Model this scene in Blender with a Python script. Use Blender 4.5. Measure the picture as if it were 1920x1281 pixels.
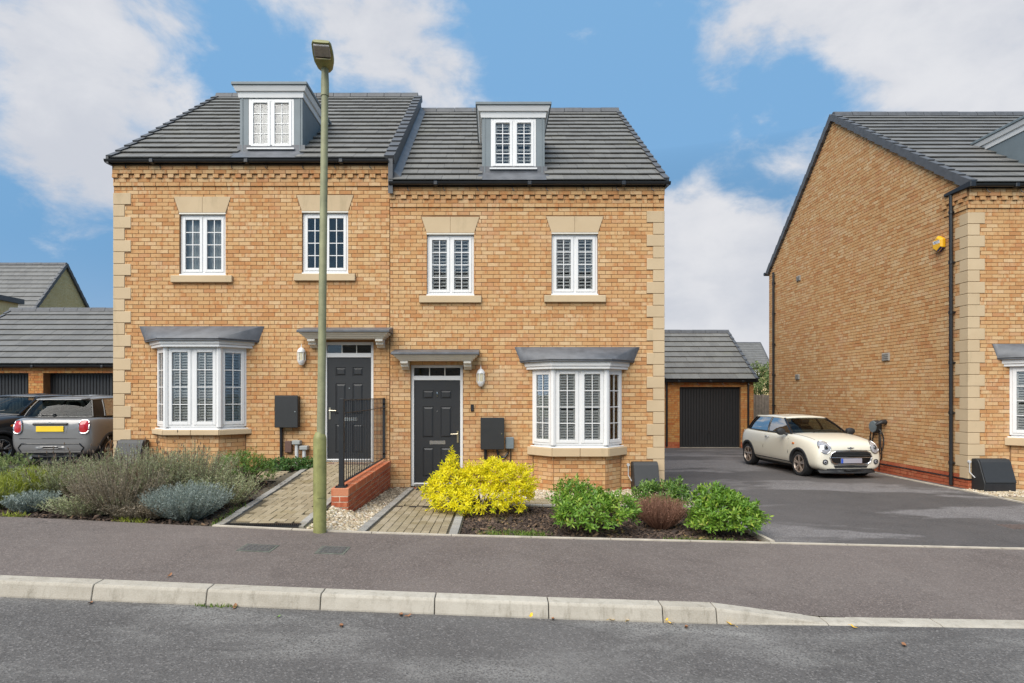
import bpy, bmesh, math, random
import numpy as np
from mathutils import Vector, Matrix, Euler
from mathutils.bvhtree import BVHTree
R = math.radians
rng = random.Random(7)
nrng = np.random.default_rng(11)
scene = bpy.context.scene
for o in list(bpy.data.objects): bpy.data.objects.remove(o)

# ------------------------------------------------------------------ camera
F, XV, YH, ZC = 1138.0, 925.0, 738.0, 1.77
cd = bpy.data.cameras.new('camera'); cam = bpy.data.objects.new('camera', cd)
scene.collection.objects.link(cam); scene.camera = cam
cam.location = (0, 0, ZC); cam.rotation_euler = (R(90), 0, 0)
cd.sensor_width = 36; cd.lens = F/1920*36
cd.shift_x = (960-XV)/1920; cd.shift_y = (YH-640.5)/1920
cd.clip_start = 0.1; cd.clip_end = 3000

# ------------------------------------------------------------------ sky, sun, exposure
SUN_EL, SUN_AZ = R(50), R(210)          # azimuth clockwise from +Y: behind the camera, to the left
w = bpy.data.worlds.new('World'); scene.world = w; w.use_nodes = True
nt = w.node_tree; nt.nodes.clear()
def N(t, typ, **kw):
    n = t.nodes.new(typ)
    for k, v in kw.items(): setattr(n, k, v)
    return n
out = N(nt, 'ShaderNodeOutputWorld'); bg = N(nt, 'ShaderNodeBackground')
sky = N(nt, 'ShaderNodeTexSky', sky_type='NISHITA', sun_disc=False)
sky.sun_elevation = SUN_EL; sky.sun_rotation = SUN_AZ
sky.air_density = 1.0; sky.dust_density = 0.2; sky.ozone_density = 3.0; sky.altitude = 0
tc = N(nt, 'ShaderNodeTexCoord')
def vmath(op, a, b=None):
    n = N(nt, 'ShaderNodeVectorMath', operation=op)
    for i, v in enumerate((a, b)):
        if v is None: continue
        if hasattr(v, 'links'): nt.links.new(v, n.inputs[i])
        else: n.inputs[i].default_value = v
    return n.outputs['Value'] if op == 'DOT_PRODUCT' else n.outputs[0]
def wmath(op, a, b=None, clamp=False):
    n = N(nt, 'ShaderNodeMath', operation=op, use_clamp=clamp)
    for i, v in enumerate((a, b)):
        if v is None: continue
        if hasattr(v, 'links'): nt.links.new(v, n.inputs[i])
        else: n.inputs[i].default_value = v
    return n.outputs[0]
def wramp(v, a, b, c=0.0, d=1.0, smooth=True):
    n = N(nt, 'ShaderNodeMapRange', interpolation_type='SMOOTHSTEP' if smooth else 'LINEAR')
    nt.links.new(v, n.inputs[0])
    for i, q in zip((1, 2, 3, 4), (a, b, c, d)): n.inputs[i].default_value = q
    return n.outputs[0]
dirv = vmath('NORMALIZE', tc.outputs['Generated'])
# clear air overhead carried further down the sky, so that the blue stays even towards the roofs
nt.links.new(vmath('ADD', vmath('MULTIPLY', dirv, (1.0, 1.0, 0.55)), (0.0, 0.0, 0.80)), sky.inputs['Vector'])
sq = vmath('MULTIPLY', dirv, (1.0, 1.0, 1.7))
def wnoise(scale, detail, rough, off, dist=0.0):
    n = N(nt, 'ShaderNodeTexNoise'); n.inputs['Scale'].default_value = scale
    n.inputs['Detail'].default_value = detail; n.inputs['Roughness'].default_value = rough
    n.inputs['Distortion'].default_value = dist
    nt.links.new(vmath('ADD', sq, off), n.inputs['Vector']); return n.outputs[0]
n_big = wnoise(3.4, 8, 0.55, (3.1, 1.7, 0.4), 0.15)
n_fine = wnoise(9.0, 10, 0.60, (0.3, 5.2, 2.2), 0.25)
# cloud banks and clear gaps of this sky, as directions (unit vector, angular radius, weight)
banks = [(30,30,270,.44),(190,110,170,.34),(440,-70,260,.26),(720,-50,190,.34),(790,130,110,.32),(870,180,80,.24),(690,75,90,.18),(560,120,90,-.22),(205,280,150,.80),(140,340,100,.50),
         (1720,30,310,.52),(1500,60,170,.32),(1850,90,220,.36),(1290,110,90,.16),(1430,270,70,.14),(1500,255,150,-.60),(1330,260,110,-.45),(1350,470,190,.60),(1300,620,260,.60),(1470,560,160,.3),
         (370,200,150,-.45),(60,430,260,-.50),(1060,110,190,-.50),(1180,280,120,-.35),(960,60,100,-.30),(450,120,80,-.30),(1250,20,90,-.25),(1500,190,80,-.30),(1250,200,60,-.2),(1420,380,70,-.25)]
dens = wmath('ADD', wmath('MULTIPLY', wmath('SUBTRACT', n_big, 0.5), 2.0), wmath('MULTIPLY', wmath('SUBTRACT', n_fine, 0.5), 2.7))
for px, py, r, wt in banks:
    d = Vector(((px-XV)/F, 1, (YH-py)/F)).normalized()
    dp = vmath('DOT_PRODUCT', dirv, tuple(d))
    m = wramp(dp, math.cos(1.25*r/F), math.cos(0.10*r/F), 0, wt)
    dens = wmath('ADD', dens, m)
cover = wramp(dens, -0.16, 0.80, 0.0, 0.95)
lp = N(nt, 'ShaderNodeSeparateXYZ'); nt.links.new(dirv, lp.inputs[0])
hz = wramp(lp.outputs[2], -0.02, 0.22, 0.30, 0.0)         # milky air low down
cover = wmath('MAXIMUM', cover, hz)
shade = wramp(wmath('ADD', n_big, wmath('MULTIPLY', n_fine, 0.5)), 0.55, 0.95, 0.0, 1.0)
ccol = N(nt, 'ShaderNodeMix', data_type='RGBA')
ccol.inputs[6].default_value = (0.66, 0.68, 0.74, 1); ccol.inputs[7].default_value = (0.84, 0.84, 0.865, 1)
nt.links.new(shade, ccol.inputs[0])
skm = N(nt, 'ShaderNodeMix', data_type='RGBA', blend_type='MULTIPLY'); skm.inputs[0].default_value = 1
nt.links.new(sky.outputs[0], skm.inputs[6]); skm.inputs[7].default_value = (1.10, 1.32, 1.12, 1)
SKY_STR = 0.10
CLOUD = 0.425
cm = N(nt, 'ShaderNodeMix', data_type='RGBA', blend_type='MULTIPLY'); cm.inputs[0].default_value = 1
nt.links.new(ccol.outputs[2], cm.inputs[6]); cm.inputs[7].default_value = (CLOUD/SKY_STR,)*3+(1,)
mx = N(nt, 'ShaderNodeMix', data_type='RGBA')
nt.links.new(cover, mx.inputs[0]); nt.links.new(skm.outputs[2], mx.inputs[6]); nt.links.new(cm.outputs[2], mx.inputs[7])
nt.links.new(mx.outputs[2], bg.inputs[0]); bg.inputs[1].default_value = SKY_STR
nt.links.new(bg.outputs[0], out.inputs[0])

sl = bpy.data.lights.new('sun', 'SUN'); sl.energy = 2.6; sl.angle = R(65); sl.color = (1.0, 0.94, 0.85)
so = bpy.data.objects.new('sun', sl); scene.collection.objects.link(so)
sd = Vector((math.sin(SUN_AZ)*math.cos(SUN_EL), math.cos(SUN_AZ)*math.cos(SUN_EL), math.sin(SUN_EL)))
so.rotation_euler = (-sd).to_track_quat('-Z', 'Y').to_euler(); so.location = sd*60

vs = scene.view_settings
vs.view_transform = 'Standard'; vs.look = 'None'; vs.gamma = 1; vs.use_curve_mapping = False
vs.exposure = 1.17
scene.render.engine = 'CYCLES'
scene.cycles.max_bounces = 6; scene.cycles.transparent_max_bounces = 24
scene.cycles.caustics_reflective = False; scene.cycles.caustics_refractive = False

# ------------------------------------------------------------------ helpers
col = scene.collection
def P(px, py, Y):                     # a point of the place at depth Y
    return Vector(((px-XV)*Y/F, Y, ZC+(YH-py)*Y/F))
def PX(px, Y): return (px-XV)*Y/F
def PZ(py, Y): return ZC+(YH-py)*Y/F

class MB:
    def __init__(s, M=None): s.v = []; s.f = []; s.m = []; s.r = []; s.M = M
    def add(s, vs, fs, mat=0, rnd=0.5):
        n = len(s.v)
        s.v += [tuple(s.M @ Vector(p)) if s.M else tuple(p) for p in vs]
        for f in fs: s.f.append([n+i for i in f]); s.m.append(mat); s.r.append(rnd)
    def box(s, x0, x1, y0, y1, z0, z1, mat=0, rnd=0.5):
        s.add([(x0,y0,z0),(x1,y0,z0),(x1,y1,z0),(x0,y1,z0),(x0,y0,z1),(x1,y0,z1),(x1,y1,z1),(x0,y1,z1)],
              [(3,2,1,0),(4,5,6,7),(0,1,5,4),(1,2,6,5),(2,3,7,6),(3,0,4,7)], mat, rnd)
    def hexa(s, p, mat=0, rnd=0.5):    # 8 points: bottom ring 0-3 ccw, top ring 4-7
        s.add(p, [(3,2,1,0),(4,5,6,7),(0,1,5,4),(1,2,6,5),(2,3,7,6),(3,0,4,7)], mat, rnd)
    def prism(s, poly, ext, mat=0, rnd=0.5):   # poly: list of 3D points, ext: vector
        n = len(poly); e = Vector(ext); a = [Vector(p) for p in poly]; b = [p+e for p in a]
        fs = [tuple(range(n))[::-1], tuple(range(n, 2*n))]+[(i, (i+1)%n, n+(i+1)%n, n+i) for i in range(n)]
        s.add(a+b, fs, mat, rnd)
    def tube(s, pts, r, n=8, mat=0, cap=True, rnd=0.5):
        pts = [Vector(p) for p in pts]; rs = r if isinstance(r, (list, tuple)) else [r]*len(pts)
        rings = []
        for i, p in enumerate(pts):
            d = (pts[min(i+1, len(pts)-1)]-pts[max(i-1, 0)])
            d = d.normalized() if d.length > 1e-9 else Vector((0, 0, 1))
            a = d.cross(Vector((0, 0, 1)) if abs(d.z) < .95 else Vector((1, 0, 0))).normalized(); b = d.cross(a)
            rings.append([p+(a*math.cos(2*math.pi*k/n)+b*math.sin(2*math.pi*k/n))*rs[i] for k in range(n)])
        vs = [q for g in rings for q in g]
        fs = [(i*n+k, i*n+(k+1)%n, (i+1)*n+(k+1)%n, (i+1)*n+k) for i in range(len(pts)-1) for k in range(n)]
        if cap: fs += [tuple(range(n))[::-1], tuple(range((len(pts)-1)*n, len(pts)*n))]
        s.add(vs, fs, mat, rnd)
    def lathe(s, prof, c=(0,0,0), n=16, mat=0, ax='z'):   # prof: (radius, height)
        vs = []
        for r, h in prof:
            for k in range(n):
                a = 2*math.pi*k/n; p = (r*math.cos(a), r*math.sin(a), h)
                if ax == 'y': p = (p[0], p[2], p[1])
                if ax == 'x': p = (p[2], p[0], p[1])
                vs.append((c[0]+p[0], c[1]+p[1], c[2]+p[2]))
        m = len(prof)
        fs = [(i*n+k, i*n+(k+1)%n, (i+1)*n+(k+1)%n, (i+1)*n+k) for i in range(m-1) for k in range(n)]
        fs += [tuple(range(n))[::-1], tuple(range((m-1)*n, m*n))]
        s.add(vs, fs, mat)
    def mesh(s, name, mats, smooth=False, bevel=0, fixn=False, seg=1):
        me = bpy.data.meshes.new(name); me.from_pydata(s.v, [], s.f)
        for m in (mats if isinstance(mats, (list, tuple)) else [mats]): me.materials.append(m)
        me.polygons.foreach_set('material_index', s.m)
        at = me.attributes.new('rnd', 'FLOAT', 'FACE'); at.data.foreach_set('value', s.r)
        if bevel or fixn:
            bm = bmesh.new(); bm.from_mesh(me)
            if fixn: bmesh.ops.recalc_face_normals(bm, faces=bm.faces)
            if bevel: bmesh.ops.bevel(bm, geom=[e for e in bm.edges if len(e.link_faces) == 2 and e.calc_face_angle(0) > .3], offset=bevel, segments=seg, affect='EDGES', profile=.5)
            bm.to_mesh(me); bm.free()
        if smooth:
            me.polygons.foreach_set('use_smooth', [True]*len(me.polygons))
            if smooth != 'all':
                me.set_sharp_from_angle(angle=R(smooth if smooth is not True else 40))
        me.update(); return me
    def build(s, name, mats, parent=None, **kw):
        return place(name, s.mesh(name, mats, **kw), parent)

def place(name, me, parent=None, M=None):
    o = bpy.data.objects.new(name, me); col.objects.link(o)
    if M is not None: o.matrix_basis = M
    if parent is not None:
        o.parent = parent
        if parent.get('_st'): o.location = o.location - parent.location
    return o
def tag(o, label=None, cat=None, group=None, kind=None):
    for k, v in (('label', label), ('category', cat), ('group', group), ('kind', kind)):
        if v: o[k] = v
    return o
STAT = []
def thing(name, label, cat, loc=(0,0,0), rz=0, group=None, static=True):
    o = bpy.data.objects.new(name, None); col.objects.link(o); o.empty_display_size = .3
    o.location = loc; o.rotation_euler = (0, 0, rz)
    if static: o['_st'] = 1; STAT.append(o)
    return tag(o, label, cat, group)
def frame(o, u):                      # local axes: u along the face, depth into the wall, up
    u = Vector(u).normalized(); z = Vector((0, 0, 1)); d = z.cross(u)
    M = Matrix((( u.x, d.x, 0, o[0]), (u.y, d.y, 0, o[1]), (0, 0, 1, o[2]), (0, 0, 0, 1)))
    return M

# ------------------------------------------------------------------ materials
def newmat(name):
    m = bpy.data.materials.new(name); m.use_nodes = True; t = m.node_tree
    return m, t, t.nodes['Principled BSDF']
def mixc(t, fac, a, b, blend='MIX'):
    n = N(t, 'ShaderNodeMix', data_type='RGBA', blend_type=blend)
    for i, v in ((0, fac), (6, a), (7, b)):
        if hasattr(v, 'links'): t.links.new(v, n.inputs[i])
        elif i == 0: n.inputs[0].default_value = v
        else: n.inputs[i].default_value = tuple(v)+(1,) if len(v) == 3 else v
    return n.outputs[2]
def tnoise(t, scale, detail=4, rough=.55, vec=None, stretch=None, dist=0):
    n = N(t, 'ShaderNodeTexNoise'); n.inputs['Scale'].default_value = scale
    n.inputs['Detail'].default_value = detail; n.inputs['Roughness'].default_value = rough; n.inputs['Distortion'].default_value = dist
    if vec is None: vec = N(t, 'ShaderNodeNewGeometry').outputs['Position']
    if stretch:
        q = N(t, 'ShaderNodeVectorMath', operation='MULTIPLY'); t.links.new(vec, q.inputs[0]); q.inputs[1].default_value = stretch; vec = q.outputs[0]
    t.links.new(vec, n.inputs['Vector']); return n.outputs[0]
def mrange(t, v, a, b, c=0, d=1):
    n = N(t, 'ShaderNodeMapRange'); t.links.new(v, n.inputs[0])
    for i, q in zip((1,2,3,4), (a,b,c,d)): n.inputs[i].default_value = q
    return n.outputs[0]
def bump(t, b, h, strength=.3, dist=.01):
    n = N(t, 'ShaderNodeBump'); n.inputs['Strength'].default_value = strength; n.inputs['Distance'].default_value = dist
    t.links.new(h, n.inputs['Height']); t.links.new(n.outputs[0], b.inputs['Normal'])
def attr(t, name='rnd'):
    n = N(t, 'ShaderNodeAttribute', attribute_name=name); return n.outputs['Fac']
def ramp(t, v, stops, interp='LINEAR'):
    n = N(t, 'ShaderNodeValToRGB'); n.color_ramp.interpolation = interp; e = n.color_ramp.elements
    while len(e) < len(stops): e.new(.5)
    for i, (p, c) in enumerate(stops): e[i].position = p; e[i].color = tuple(c)+(1,)
    t.links.new(v, n.inputs[0]); return n.outputs[0]
def simple(name, c, rough=.5, metal=0, var=.12, scale=8, spec=.5, bmp=0, bscale=60, coat=0):
    m, t, b = newmat(name)
    n = tnoise(t, scale, 5, .6)
    f = mrange(t, n, .3, .7, 1-var, 1+var)
    cc = N(t, 'ShaderNodeVectorMath', operation='SCALE'); cc.inputs[0].default_value = c; t.links.new(f, cc.inputs['Scale'])
    t.links.new(cc.outputs[0], b.inputs['Base Color'])
    b.inputs['Roughness'].default_value = rough; b.inputs['Metallic'].default_value = metal; b.inputs['Specular IOR Level'].default_value = spec
    b.inputs['Coat Weight'].default_value = coat; b.inputs['Coat Roughness'].default_value = .05
    if bmp: bump(t, b, tnoise(t, bscale, 4), bmp, .005)
    return m
def brickmat(name, stops, edge, stain=.25):
    m, t, b = newmat(name)
    a = attr(t); c = ramp(t, a, stops)
    pos = N(t, 'ShaderNodeNewGeometry').outputs['Position']
    o = N(t, 'ShaderNodeVectorMath', operation='SCALE'); cv = N(t, 'ShaderNodeCombineXYZ'); t.links.new(a, cv.inputs[0]); t.links.new(a, cv.inputs[1]); t.links.new(cv.outputs[0], o.inputs[0]); o.inputs['Scale'].default_value = 37
    v = N(t, 'ShaderNodeVectorMath', operation='ADD'); t.links.new(pos, v.inputs[0]); t.links.new(o.outputs[0], v.inputs[1])
    band = tnoise(t, 1, 3, .6, v.outputs[0], (9, 9, 3.2))
    c = mixc(t, mrange(t, band, .50, .66, 0, .85), c, edge)
    fine = tnoise(t, 70, 5, .65, pos)
    c = mixc(t, mrange(t, fine, .3, .7, .0, .35), c, tuple(x*.55 for x in edge))
    big = tnoise(t, .9, 4, .6, pos)
    c = mixc(t, mrange(t, big, .45, .75, 0, stain), c, edge)
    drip = tnoise(t, 1, 6, .7, pos, (3.5, 3.5, .5))
    c = mixc(t, mrange(t, drip, .58, .80, 0, .35), c, tuple(x*.5 for x in edge))
    pale = tnoise(t, .55, 6, .7, pos)
    c = mixc(t, mrange(t, pale, .55, .80, 0, .30), c, (.66,.55,.42))
    t.links.new(c, b.inputs['Base Color']); b.inputs['Roughness'].default_value = .88; b.inputs['Specular IOR Level'].default_value = .25
    bump(t, b, fine, .35, .004)
    return m
M = {}
M['brick'] = brickmat('brick_buff', [(0,(0.460,0.231,0.096)),(.12,(0.560,0.330,0.147)),(.3,(0.610,0.404,0.202)),(.5,(0.570,0.330,0.147)),(.68,(0.620,0.413,0.207)),(.87,(0.660,0.468,0.264)),(1,(0.510,0.255,0.117))], (0.500,0.221,0.083))
M['brick_far'] = brickmat('brick_yellow', [(0,(.68,.53,.27)),(.5,(.73,.59,.33)),(1,(.66,.50,.24))], (.62,.45,.20))
M['brick_orange'] = brickmat('brick_orange', [(0,(.50,.21,.065)),(.5,(.52,.27,.09)),(.8,(.55,.34,.13)),(1,(.44,.15,.055))], (.42,.13,.035))
M['brick_red'] = brickmat('brick_red', [(0,(.42,.10,.045)),(.5,(.46,.13,.06)),(.85,(.50,.18,.09)),(1,(.40,.085,.04))], (.34,.075,.035))
M['mortar'] = simple('mortar', (.26,.15,.078), .95, var=.2, scale=6, spec=.1)
M['mortar_pale'] = simple('mortar_pale', (.55,.44,.33), .95, var=.2, scale=6, spec=.1)
def stonemat():
    m, t, b = newmat('cast_stone')
    c = mixc(t, mrange(t, tnoise(t, 1.7, 4), .35, .7), (.55,.425,.275), (.50,.38,.24))
    c = mixc(t, mrange(t, attr(t), 0, 1, 0, .35), c, (.46,.345,.215))
    st = tnoise(t, 3, 6, .7, None, (1, 1, .25))
    c = mixc(t, mrange(t, st, .56, .80, 0, .55), c, (.27,.22,.13))
    t.links.new(c, b.inputs['Base Color']); b.inputs['Roughness'].default_value = .9; b.inputs['Specular IOR Level'].default_value = .2
    bump(t, b, tnoise(t, 120, 4), .25, .003); return m
M['stone'] = stonemat()
def tilemat(name, c0, c1, moss=.25):
    m, t, b = newmat(name)
    oi = attr(t)
    c = mixc(t, oi, c0, c1)
    st = tnoise(t, 2.2, 6, .65, None, (2.5, .7, .7))
    c = mixc(t, mrange(t, st, .45, .75, 0, .35), c, tuple(x*1.3 for x in c1))
    c = mixc(t, mrange(t, tnoise(t, 30, 5, .7), .4, .75, 0, .4), c, tuple(x*.6 for x in c0))
    c = mixc(t, mrange(t, tnoise(t, 1.1, 5, .7), .55, .75, 0, moss), c, (.15,.14,.075))
    c = mixc(t, mrange(t, tnoise(t, 24, 4, .6), .66, .72, 0, .55), c, (.27,.27,.24))
    c = mixc(t, mrange(t, tnoise(t, .7, 5, .7), .5, .75, 0, .4), c, tuple(x*.65 for x in c0))
    t.links.new(c, b.inputs['Base Color']); b.inputs['Roughness'].default_value = .62; b.inputs['Specular IOR Level'].default_value = .4
    bump(t, b, tnoise(t, 150, 4), .2, .002); return m
M['tile'] = tilemat('roof_tile_grey', (.135,.130,.120), (.170,.165,.152))
M['tile_blue'] = tilemat('roof_tile_blue', (.125,.123,.118), (.152,.149,.142), .1)
M['ridge'] = simple('ridge_grey', (.075,.078,.085), .6, var=.2)
M['lead'] = simple('lead', (.088,.093,.104), .5, var=.28, scale=5, bmp=.15, bscale=18)
M['dormer'] = simple('dormer_grey', (.15,.18,.195), .5, var=.08, scale=3)
M['white'] = simple('upvc_white', (.71,.705,.695), .32, var=.03, scale=3, spec=.5)
M['white_cream'] = simple('painted_cream', (.66,.62,.54), .4, var=.06, scale=4)
M['white_slat'] = simple('shutter_white', (.76,.75,.72), .5, var=.03)
M['curtain'] = simple('curtain_pale', (.58,.58,.55), .9, var=.08)
M['blackplastic'] = simple('black_plastic', (.018,.018,.02), .38, var=.15)
M['gutter'] = simple('gutter_black', (.014,.015,.017), .35, var=.2, scale=3)
M['doorblack'] = simple('door_anthracite', (.020,.021,.023), .45, var=.06, scale=60, bmp=.12, bscale=90)
M['boxgrey'] = simple('meter_box_grey', (.020,.021,.022), .5, var=.1)
M['chrome'] = simple('chrome', (.75,.74,.72), .18, 1, var=.03)
M['carchrome'] = simple('car_chrome', (.50,.50,.50), .22, 1, var=.03)
M['brass'] = simple('worn_chrome', (.62,.55,.42), .3, 1, var=.06)
M['dark'] = simple('dark_room', (.035,.033,.03), .9, var=.2, scale=2)
M['room'] = simple('room_wall', (.16,.14,.12), .9, var=.2, scale=1)
M['railing'] = simple('railing_black', (.016,.018,.021), .4, var=.15)
def glassmat(name, tint=(.9,.93,.93), refl=1.0, ior=1.5):
    m, t, b = newmat(name); t.nodes.remove(b); o = t.nodes['Material Output']
    tr = N(t, 'ShaderNodeBsdfTransparent'); tr.inputs[0].default_value = tint+(1,)
    gl = N(t, 'ShaderNodeBsdfGlossy'); gl.inputs['Roughness'].default_value = .015; gl.inputs[0].default_value = (1,1,1,1)
    fr = N(t, 'ShaderNodeFresnel'); fr.inputs[0].default_value = ior
    f = N(t, 'ShaderNodeMath', operation='MULTIPLY', use_clamp=True); t.links.new(fr.outputs[0], f.inputs[0]); f.inputs[1].default_value = refl
    n = N(t, 'ShaderNodeBump'); n.inputs['Strength'].default_value = .035; n.inputs['Distance'].default_value = .02
    t.links.new(tnoise(t, 3.0, 2), n.inputs['Height']); t.links.new(n.outputs[0], gl.inputs['Normal'])
    mxs = N(t, 'ShaderNodeMixShader'); t.links.new(f.outputs[0], mxs.inputs[0]); t.links.new(tr.outputs[0], mxs.inputs[1]); t.links.new(gl.outputs[0], mxs.inputs[2])
    t.links.new(mxs.outputs[0], o.inputs[0]); return m
M['glass'] = glassmat('window_glass', (.97,.98,.98), 1.0)
M['carglass'] = glassmat('car_glass', (.55,.62,.58), .5)
def carpaint(name, c, metal=0.0):
    m, t, b = newmat(name)
    d = tnoise(t, 2.0, 5, .6)
    cc = mixc(t, mrange(t, d, .45, .8, 0, .10), c, tuple(x*.6 for x in c))
    t.links.new(cc, b.inputs['Base Color']); b.inputs['Roughness'].default_value = .38; b.inputs['Metallic'].default_value = metal
    b.inputs['Coat Weight'].default_value = .8; b.inputs['Coat Roughness'].default_value = .06; return m
def asphalt(name, c0, c1, patch=None, patch_c=None, spark=.5, wet=0, scale=170, ps=.45, pa=.50, pb=.62):
    m, t, b = newmat(name)
    pos = N(t, 'ShaderNodeNewGeometry').outputs['Position']
    vo = N(t, 'ShaderNodeTexVoronoi'); vo.inputs['Scale'].default_value = scale; t.links.new(pos, vo.inputs['Vector'])
    vs_ = N(t, 'ShaderNodeSeparateColor'); t.links.new(vo.outputs['Color'], vs_.inputs[0])
    c = mixc(t, mrange(t, tnoise(t, 1.3, 5, .65, pos), .35, .7), c0, c1)
    c = mixc(t, mrange(t, vs_.outputs[0], .72, 1.0, 0, spark), c, tuple(x*3.2 for x in c1))
    c = mixc(t, mrange(t, vs_.outputs[1], .6, 1.0, 0, .6), c, tuple(x*.45 for x in c0))
    rough = None
    if patch_c:
        big = tnoise(t, ps, 6, .62, pos, patch, .3)
        f = mrange(t, big, pa, pb, 0, 1)
        sp = N(t, 'ShaderNodeMath', operation='MULTIPLY'); t.links.new(f, sp.inputs[0]); t.links.new(mrange(t, vs_.outputs[2], .1, .75, 0, 1), sp.inputs[1])
        c = mixc(t, sp.outputs[0], c, patch_c)
    st = tnoise(t, 2.3, 7, .72, pos, None, .8)
    c = mixc(t, mrange(t, st, .55, .78, 0, .55), c, tuple(x*.55 for x in c0))
    c = mixc(t, mrange(t, tnoise(t, .35, 4, .6, pos), .42, .70, 0, .35), c, tuple(x*1.5 for x in c1))
    ck = N(t, 'ShaderNodeTexVoronoi', feature='DISTANCE_TO_EDGE'); ck.inputs['Scale'].default_value = .55
    wv = N(t, 'ShaderNodeVectorMath', operation='ADD'); nz = N(t, 'ShaderNodeTexNoise'); nz.inputs['Scale'].default_value = 1.2; nz.inputs['Detail'].default_value = 6; t.links.new(pos, nz.inputs['Vector']); t.links.new(pos, wv.inputs[0]); t.links.new(nz.outputs['Color'], wv.inputs[1]); t.links.new(wv.outputs[0], ck.inputs['Vector'])
    ckm = N(t, 'ShaderNodeMath', operation='MULTIPLY'); t.links.new(mrange(t, ck.outputs[0], .004, .0, 0, .5), ckm.inputs[0]); t.links.new(mrange(t, tnoise(t, .6, 2, .5, pos), .52, .6, 0, 1), ckm.inputs[1])
    c = mixc(t, ckm.outputs[0], c, (.02,.02,.02))
    t.links.new(c, b.inputs['Base Color'])
    b.inputs['Roughness'].default_value = .85-wet; b.inputs['Specular IOR Level'].default_value = .35
    bump(t, b, vo.outputs['Distance'], .6, .004); return m
# ------------------------------------------------------------------ lie of the land
def T(xs, zs): return lambda x: float(np.interp(x, xs, zs))
kerb_top = T([-16,-4.06,-1.4,.45,1.8,2.7,4.37,16], [.60,.259,.149,.078,.034,-.085,-.115,-.25])
road_z   = T([-16,-4.06,-1.4,.45,1.8,2.7,4.37,16], [.48,.139,.029,-.042,-.086,-.095,-.122,-.26])
z7       = T([-16,-5.69,-3.23,-1.92,-.455,3.17,6.1,16], [.44,.355,.236,.172,.123,.036,-.032,-.20])
zfL = T([-20,-7.9,-7.3,-2.2], [.27,.28,.37,.44])
zfR = T([-2.2,-.5,3.2,3.5,9,16], [-.01,-.03,-.05,-.07,-.08,-.08])
def G(x, y):
    if y <= 7: return kerb_top(x)+(z7(x)-kerb_top(x))*max(0, (y-5)/2)
    zf = zfL(x) if x < -2.12 else zfR(x)
    if y <= 11.5: return z7(x)+(zf-z7(x))*(y-7)/4.5
    return zf+((.27 if x < -2.12 else -.155)-zf)*min(1, (y-11.5)/10)
def sheet(name, x0, x1, y0, y1, nx, ny, zf, mat, parent=None):
    m = MB(); vs = [(x0+(x1-x0)*i/nx, y0+(y1-y0)*j/ny) for j in range(ny+1) for i in range(nx+1)]
    m.add([(x, y, zf(x, y)) for x, y in vs], [(j*(nx+1)+i, j*(nx+1)+i+1, (j+1)*(nx+1)+i+1, (j+1)*(nx+1)+i) for j in range(ny) for i in range(nx)])
    o = m.build(name, mat, parent, smooth='all')
    if parent is None: tag(o, kind='structure')
    return o
M['road'] = asphalt('road_asphalt', (.082,.076,.072), (.108,.101,.096), (.7, 1.5, 1), (.235,.225,.21), .35, 0, 85, .8, .46, .66)
M['pave'] = asphalt('pavement_asphalt', (.112,.091,.081), (.135,.112,.100), (1, 1, 1), (.175,.15,.135), .30, 0, 95, .8, .5, .8)
M['drive'] = asphalt('drive_asphalt', (.068,.061,.058), (.087,.078,.074), (.30, .8, 1), (.215,.20,.195), .25, .08, 95, .45, .495, .53)
M['soil'] = simple('soil', (.055,.042,.032), .95, var=.5, scale=14, bmp=.8, bscale=40)
def kerbmat():
    m, t, b = newmat('concrete_kerb'); pos = N(t, 'ShaderNodeNewGeometry').outputs['Position']
    c = mixc(t, attr(t), (.36,.325,.27), (.43,.395,.335))
    c = mixc(t, mrange(t, tnoise(t, 6, 6, .7, pos), .40, .72, 0, .55), c, (.24,.21,.165))
    c = mixc(t, mrange(t, tnoise(t, 2, 5, .7, pos, (6, 6, .6)), .52, .72, 0, .6), c, (.16,.14,.105))
    c = mixc(t, mrange(t, tnoise(t, 90, 4, .7, pos), .4, .7, 0, .35), c, (.50,.47,.41))
    t.links.new(c, b.inputs['Base Color']); b.inputs['Roughness'].default_value = .92; b.inputs['Specular IOR Level'].default_value = .2
    bump(t, b, tnoise(t, 110, 5, .7, pos), .5, .004); return m
M['concrete'] = kerbmat()
M['edging'] = simple('edging_concrete', (.44,.39,.32), .9, var=.2, scale=5, spec=.2)
M['farground'] = simple('far_ground', (.10,.11,.07), .95, var=.3, scale=.3)
g = sheet('ground', -900, 900, -300, 1500, 4, 4, lambda x, y: -.75, M['farground'])
sheet('road', -16, 16, -9, 4.9, 64, 20, lambda x, y: road_z(x)+.02*max(0, min(1, (4.9-y)/3)), M['road'])
pav = sheet('pavement', -16, 16, 5.02, 7.0, 64, 8, lambda x, y: G(x, y), M['pave'])
sheet('driveway', 3.27, 9.6, 7.05, 30, 20, 50, G, M['drive'])
sheet('driveway', -22, -7.0, 7.05, 24, 20, 30, G, M['drive'])
sheet('garden_bed', -8.4, -2.1, 7.05, 11.7, 20, 20, lambda x, y: G(x, y)-.035 if x < -2.11 else G(-2.13, y)-.035, M['soil'])
sheet('garden_bed', -2.0, 3.24, 7.05, 11.7, 20, 20, lambda x, y: G(x, y)-.04, M['soil'])
sheet('garden_bed', 8.95, 16, 7.05, 11.9, 20, 20, lambda x, y: G(x, y)-.03, M['soil'])

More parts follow.
